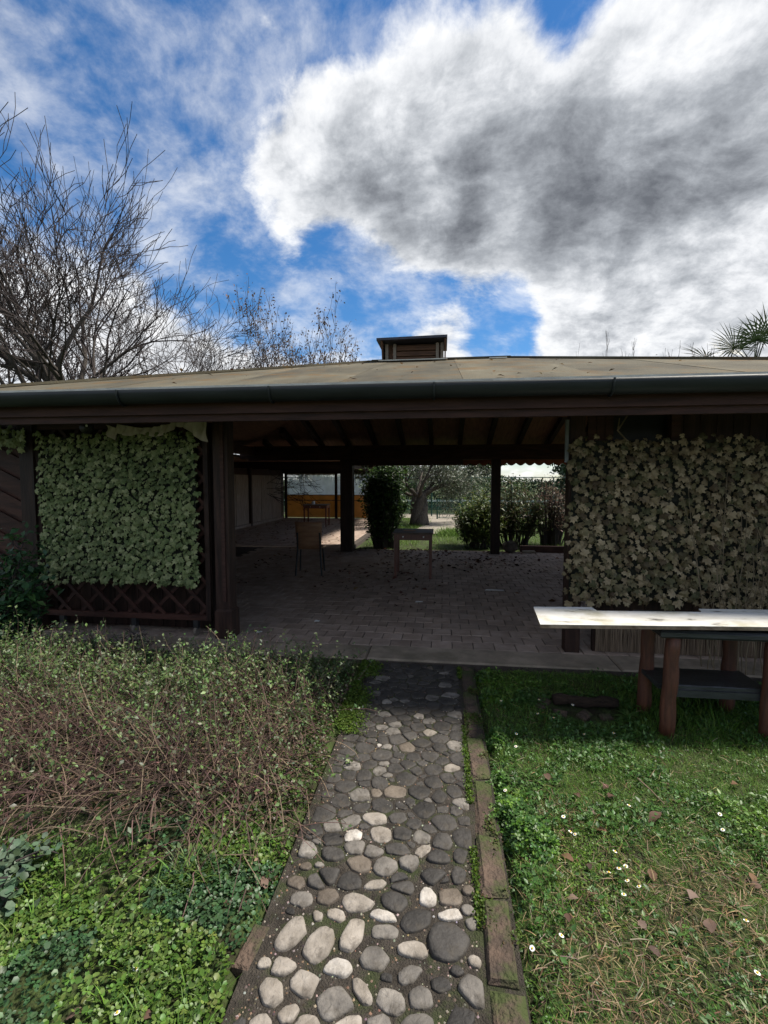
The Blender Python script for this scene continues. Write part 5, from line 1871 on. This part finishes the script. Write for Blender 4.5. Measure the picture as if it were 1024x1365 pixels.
# --- dead leaves blown over the pavilion floor
parts = []
n = 1500
u = rng.random(n) ** .45
x, y = rng.uniform(-3.6, 3.0, n), 5.4 + 5.5 * u
dens_ = ss(.42, .72, vnoise(x, y, 1.3) * .7 + vnoise(x, y, 4) * .3 + .10 * ss(8, 10.5, y) + .12 * np.exp(-((x - .0) / 1.4) ** 2) - .02)
k = rng.random(n) < dens_ * .95 + .03
P_ = np.stack([x[k], y[k], np.full(k.sum(), .010)], -1)
m = k.sum()
parts.append(strew(LEAF, P_, rng.uniform(0, 6.28, m), rng.normal(.25, .2, m), rng.normal(0, .35, m), rng.uniform(.05, .11, m), palette(m, [(.075, .035, .024), (.12, .06, .038), (.05, .026, .02), (.16, .09, .055)], .25)))
n = 420
x, y = rng.uniform(-6.3, -2.6, n), rng.uniform(11.5, 19.3, n)
P_ = np.stack([x, y, np.full(n, .010)], -1)
parts.append(strew(LEAF, P_, rng.uniform(0, 6.28, n), rng.normal(.25, .2, n), rng.normal(0, .35, n), rng.uniform(.05, .11, n), palette(n, [(.10, .05, .035), (.16, .09, .06)], .25)))
build_cover('leaf_litter', 'brown dead leaves blown across the pavilion floor', 'dead leaves', parts, M_dry)
# pale scraps on the floor
for i, (x, y, s_, w_) in enumerate(((-2.75, 6.9, .10, .025), (-.3, 6.2, .05, .02), (.55, 7.4, .12, .02), (.75, 7.0, .14, .02), (-2.6, 5.45, .09, .02), (-1.9, 4.75, .03, .02), (.95, 9.9, .10, .06), (-1.4, 5.2, .03, .02), (-2.3, 9.2, .12, .05))):
    V = [(-s_, -w_, 0), (s_, -w_ * .8, .004), (s_ * .9, w_, .002), (-s_ * .8, w_, .006)]
    V += [(p_[0], p_[1], p_[2] + .002) for p_ in V]
    o = MB().add(V, [(3, 2, 1, 0), (4, 5, 6, 7), (0, 1, 5, 4), (1, 2, 6, 5), (2, 3, 7, 6), (3, 0, 4, 7)]).build('paper_scrap', M_whiteplastic if i % 2 else M_concrete)
    o.location = (x, y, .0095)
    o.rotation_euler = (0, 0, rnd.uniform(-.3, .3))
    tag(o, 'small pale scrap', 'scrap', 'pale scraps on the pavilion floor')

# --- daisies
DAISY = [(.42,3.41),(.69,3.47),(.66,3.25),(.74,3.21),(.92,3.45),(.46,2.98),(.45,2.84),(1.07,3.06),(.58,2.25),(.34,2.43),(.62,2.15),(1.32,2.37),(.9,2.36),(.9,3.03),(.57,2.16),(1.28,2.25),(.68,1.93),(.73,1.96),(.77,1.99),(.75,1.9),(.79,1.88),(.7,1.83),(.73,2.06),(.41,1.63),(1.09,1.76),(1.01,1.58),(.32,1.61),(-.98,1.34),(-.94,1.21),(-.91,1.17)]
root0 = None
pet = MB()
for k in range(13):
    a_ = 2 * math.pi * k / 13
    c_, s_ = math.cos(a_), math.sin(a_)
    q_ = [(.0025, -.0011, .0), (.0105, -.0018, .0012), (.0118, 0, .0014), (.0105, .0018, .0012), (.0025, .0011, 0)]
    pet.add([(c_ * x - s_ * y, s_ * x + c_ * y, z + .034) for x, y, z in q_], [(0, 1, 2, 3, 4)])
pet.v = [(p_[0] * .8, p_[1] * .8, p_[2]) for p_ in pet.v]
pet_o = pet.build('petals', M_petal)
eye_o = MB().tube([(0, 0, .033), (0, 0, .0375), (0, 0, .039)], [.0036, .0036, .002], 8).build('flower_centre', M_yolk)
stem_o = MB().tube([(0, 0, 0), (.002, 0, .018), (0, 0, .034)], .0009, 3).build('flower_stem', mat('daisy_stem', (.08, .13, .03), (.10, .16, .04), 20, .7, 0))
for i, (x, y) in enumerate(DAISY):
    o = empty('daisy', (x, y, float(gz(x, y)) + .006), rnd.uniform(0, 6))
    o.rotation_euler = (rnd.uniform(-.35, .35) - .1, rnd.uniform(-.35, .35), rnd.uniform(0, 6))
    o.scale = (1, 1, 1.05)
    tag(o, 'daisy', 'daisy', 'daisies in the grass')
    for src in (pet_o, eye_o, stem_o):
        q_ = src if i == 0 else src.copy()
        if i:
            COL.objects.link(q_)
        q_.parent = o

# --- larger fallen leaves on the lawn
FALLEN = [(1.01,2.31),(1.55,2.65),(.86,2.46),(.57,2.58),(1.45,2.27),(.72,2.32),(.69,2.45),(.86,2.54),(.73,2.2),(.54,2.03),(.51,1.82),(.47,1.73),(.73,1.74),(.86,1.98),(1.25,2.0),(1.24,1.96),(.97,1.89),(.97,1.76),(.73,1.64),(.62,1.99),(.46,2.05),(-.8,1.62),(-.73,1.63),(-1.17,1.72),(-1.0,1.73),(-1.08,1.56),(-1.24,1.81),(-.7,1.75),(-1.08,1.21),(-.87,1.23)]
fd = []
for k in range(5):
    r = random.Random(300 + k)
    V, F = [], []
    n_ = 9
    for j in range(n_):
        t_ = j / (n_ - 1)
        w_ = .36 * math.sin(math.pi * min(1, t_ * .92 + .06)) * (1 + r.uniform(-.18, .18))
        curl = r.uniform(.15, .35)
        zc_ = .10 * math.sin(t_ * math.pi) + r.uniform(-.02, .02)
        V += [(-w_, t_ - .5, zc_ + curl * w_ * r.uniform(.5, 1.2)), (0, t_ - .5, zc_), (w_, t_ - .5, zc_ + curl * w_ * r.uniform(.5, 1.2))]
        if j:
            a_ = 3 * j
            F += [(a_ - 3, a_ - 2, a_ + 1, a_), (a_ - 2, a_ - 1, a_ + 2, a_ + 1)]
    ob = MB().add(V, F).build('fallen_leaf', M_lawnleaf, None, True)
    fd.append(ob.data)
    bpy.data.objects.remove(ob)
for i, (x, y) in enumerate(FALLEN):
    o = link('fallen_leaf', fd[i % 5])
    big_ = i in (0, 27)
    o.location = (x, y, float(gz(x, y)) + .022)
    s_ = rnd.uniform(.032, .055) * (1.8 if big_ else 1)
    o.scale = (s_ * (.7 if big_ else 1), s_, s_)
    o.rotation_euler = (rnd.uniform(-.3, .3), rnd.uniform(-.3, .3), rnd.uniform(0, 6.28))
    if i == 0:
        tag(o, 'long curled dry leaf, the largest one on the right lawn', 'dead leaf')
    elif x > 0:
        tag(o, 'dry brown leaf fallen on the right lawn', 'dead leaf', 'fallen leaves on the right lawn')
    else:
        tag(o, 'dry brown leaf fallen among the plants left of the path', 'dead leaf', 'fallen leaves left of the path')
st_ = MB().tube([(1.04, 2.60, .018), (1.06, 2.50, .026), (1.09, 2.40, .016)], [.005, .0045, .003], 5).build('dry_stick', bpy.data.materials['dry_vine'])
tag(st_, 'thin dry stick lying on the right lawn above the long curled leaf', 'stick')

# --- tell the small alike things apart by how near they lie
ORD = ['nearest', 'second nearest', 'third nearest', 'fourth nearest', 'fifth nearest', 'sixth nearest', 'seventh nearest', 'eighth nearest', 'ninth nearest', 'tenth nearest',
       'eleventh nearest', 'twelfth nearest', 'thirteenth nearest', 'fourteenth nearest', 'fifteenth nearest', 'sixteenth nearest', 'seventeenth nearest', 'eighteenth nearest',
       'nineteenth nearest', 'twentieth nearest', 'twenty-first nearest', 'twenty-second nearest', 'twenty-third nearest', 'twenty-fourth nearest', 'twenty-fifth nearest',
       'twenty-sixth nearest', 'twenty-seventh nearest', 'twenty-eighth nearest']


def rank(test, text):
    found = [o for o in COL.objects if o.parent is None and test(o)]
    found.sort(key=lambda o: (o.location - cam.location).length)
    for k, o in enumerate(found):
        o['label'] = text % ORD[k]


rank(lambda o: o.name.startswith('daisy') and o.location.x > 0, 'tiny white daisy on the right lawn, %s to the camera')
rank(lambda o: o.name.startswith('daisy') and o.location.x < 0, 'tiny white daisy among the plants left of the path, %s to the camera')
rank(lambda o: o.name.startswith('fallen_leaf') and o.location.x > 0 and 'group' in o, 'dry brown leaf on the right lawn, %s to the camera')
rank(lambda o: o.name.startswith('fallen_leaf') and o.location.x < 0, 'dry brown leaf among the plants left of the path, %s to the camera')
rank(lambda o: o.name.startswith('paper_scrap'), 'small pale scrap on the pavilion floor, %s to the camera')
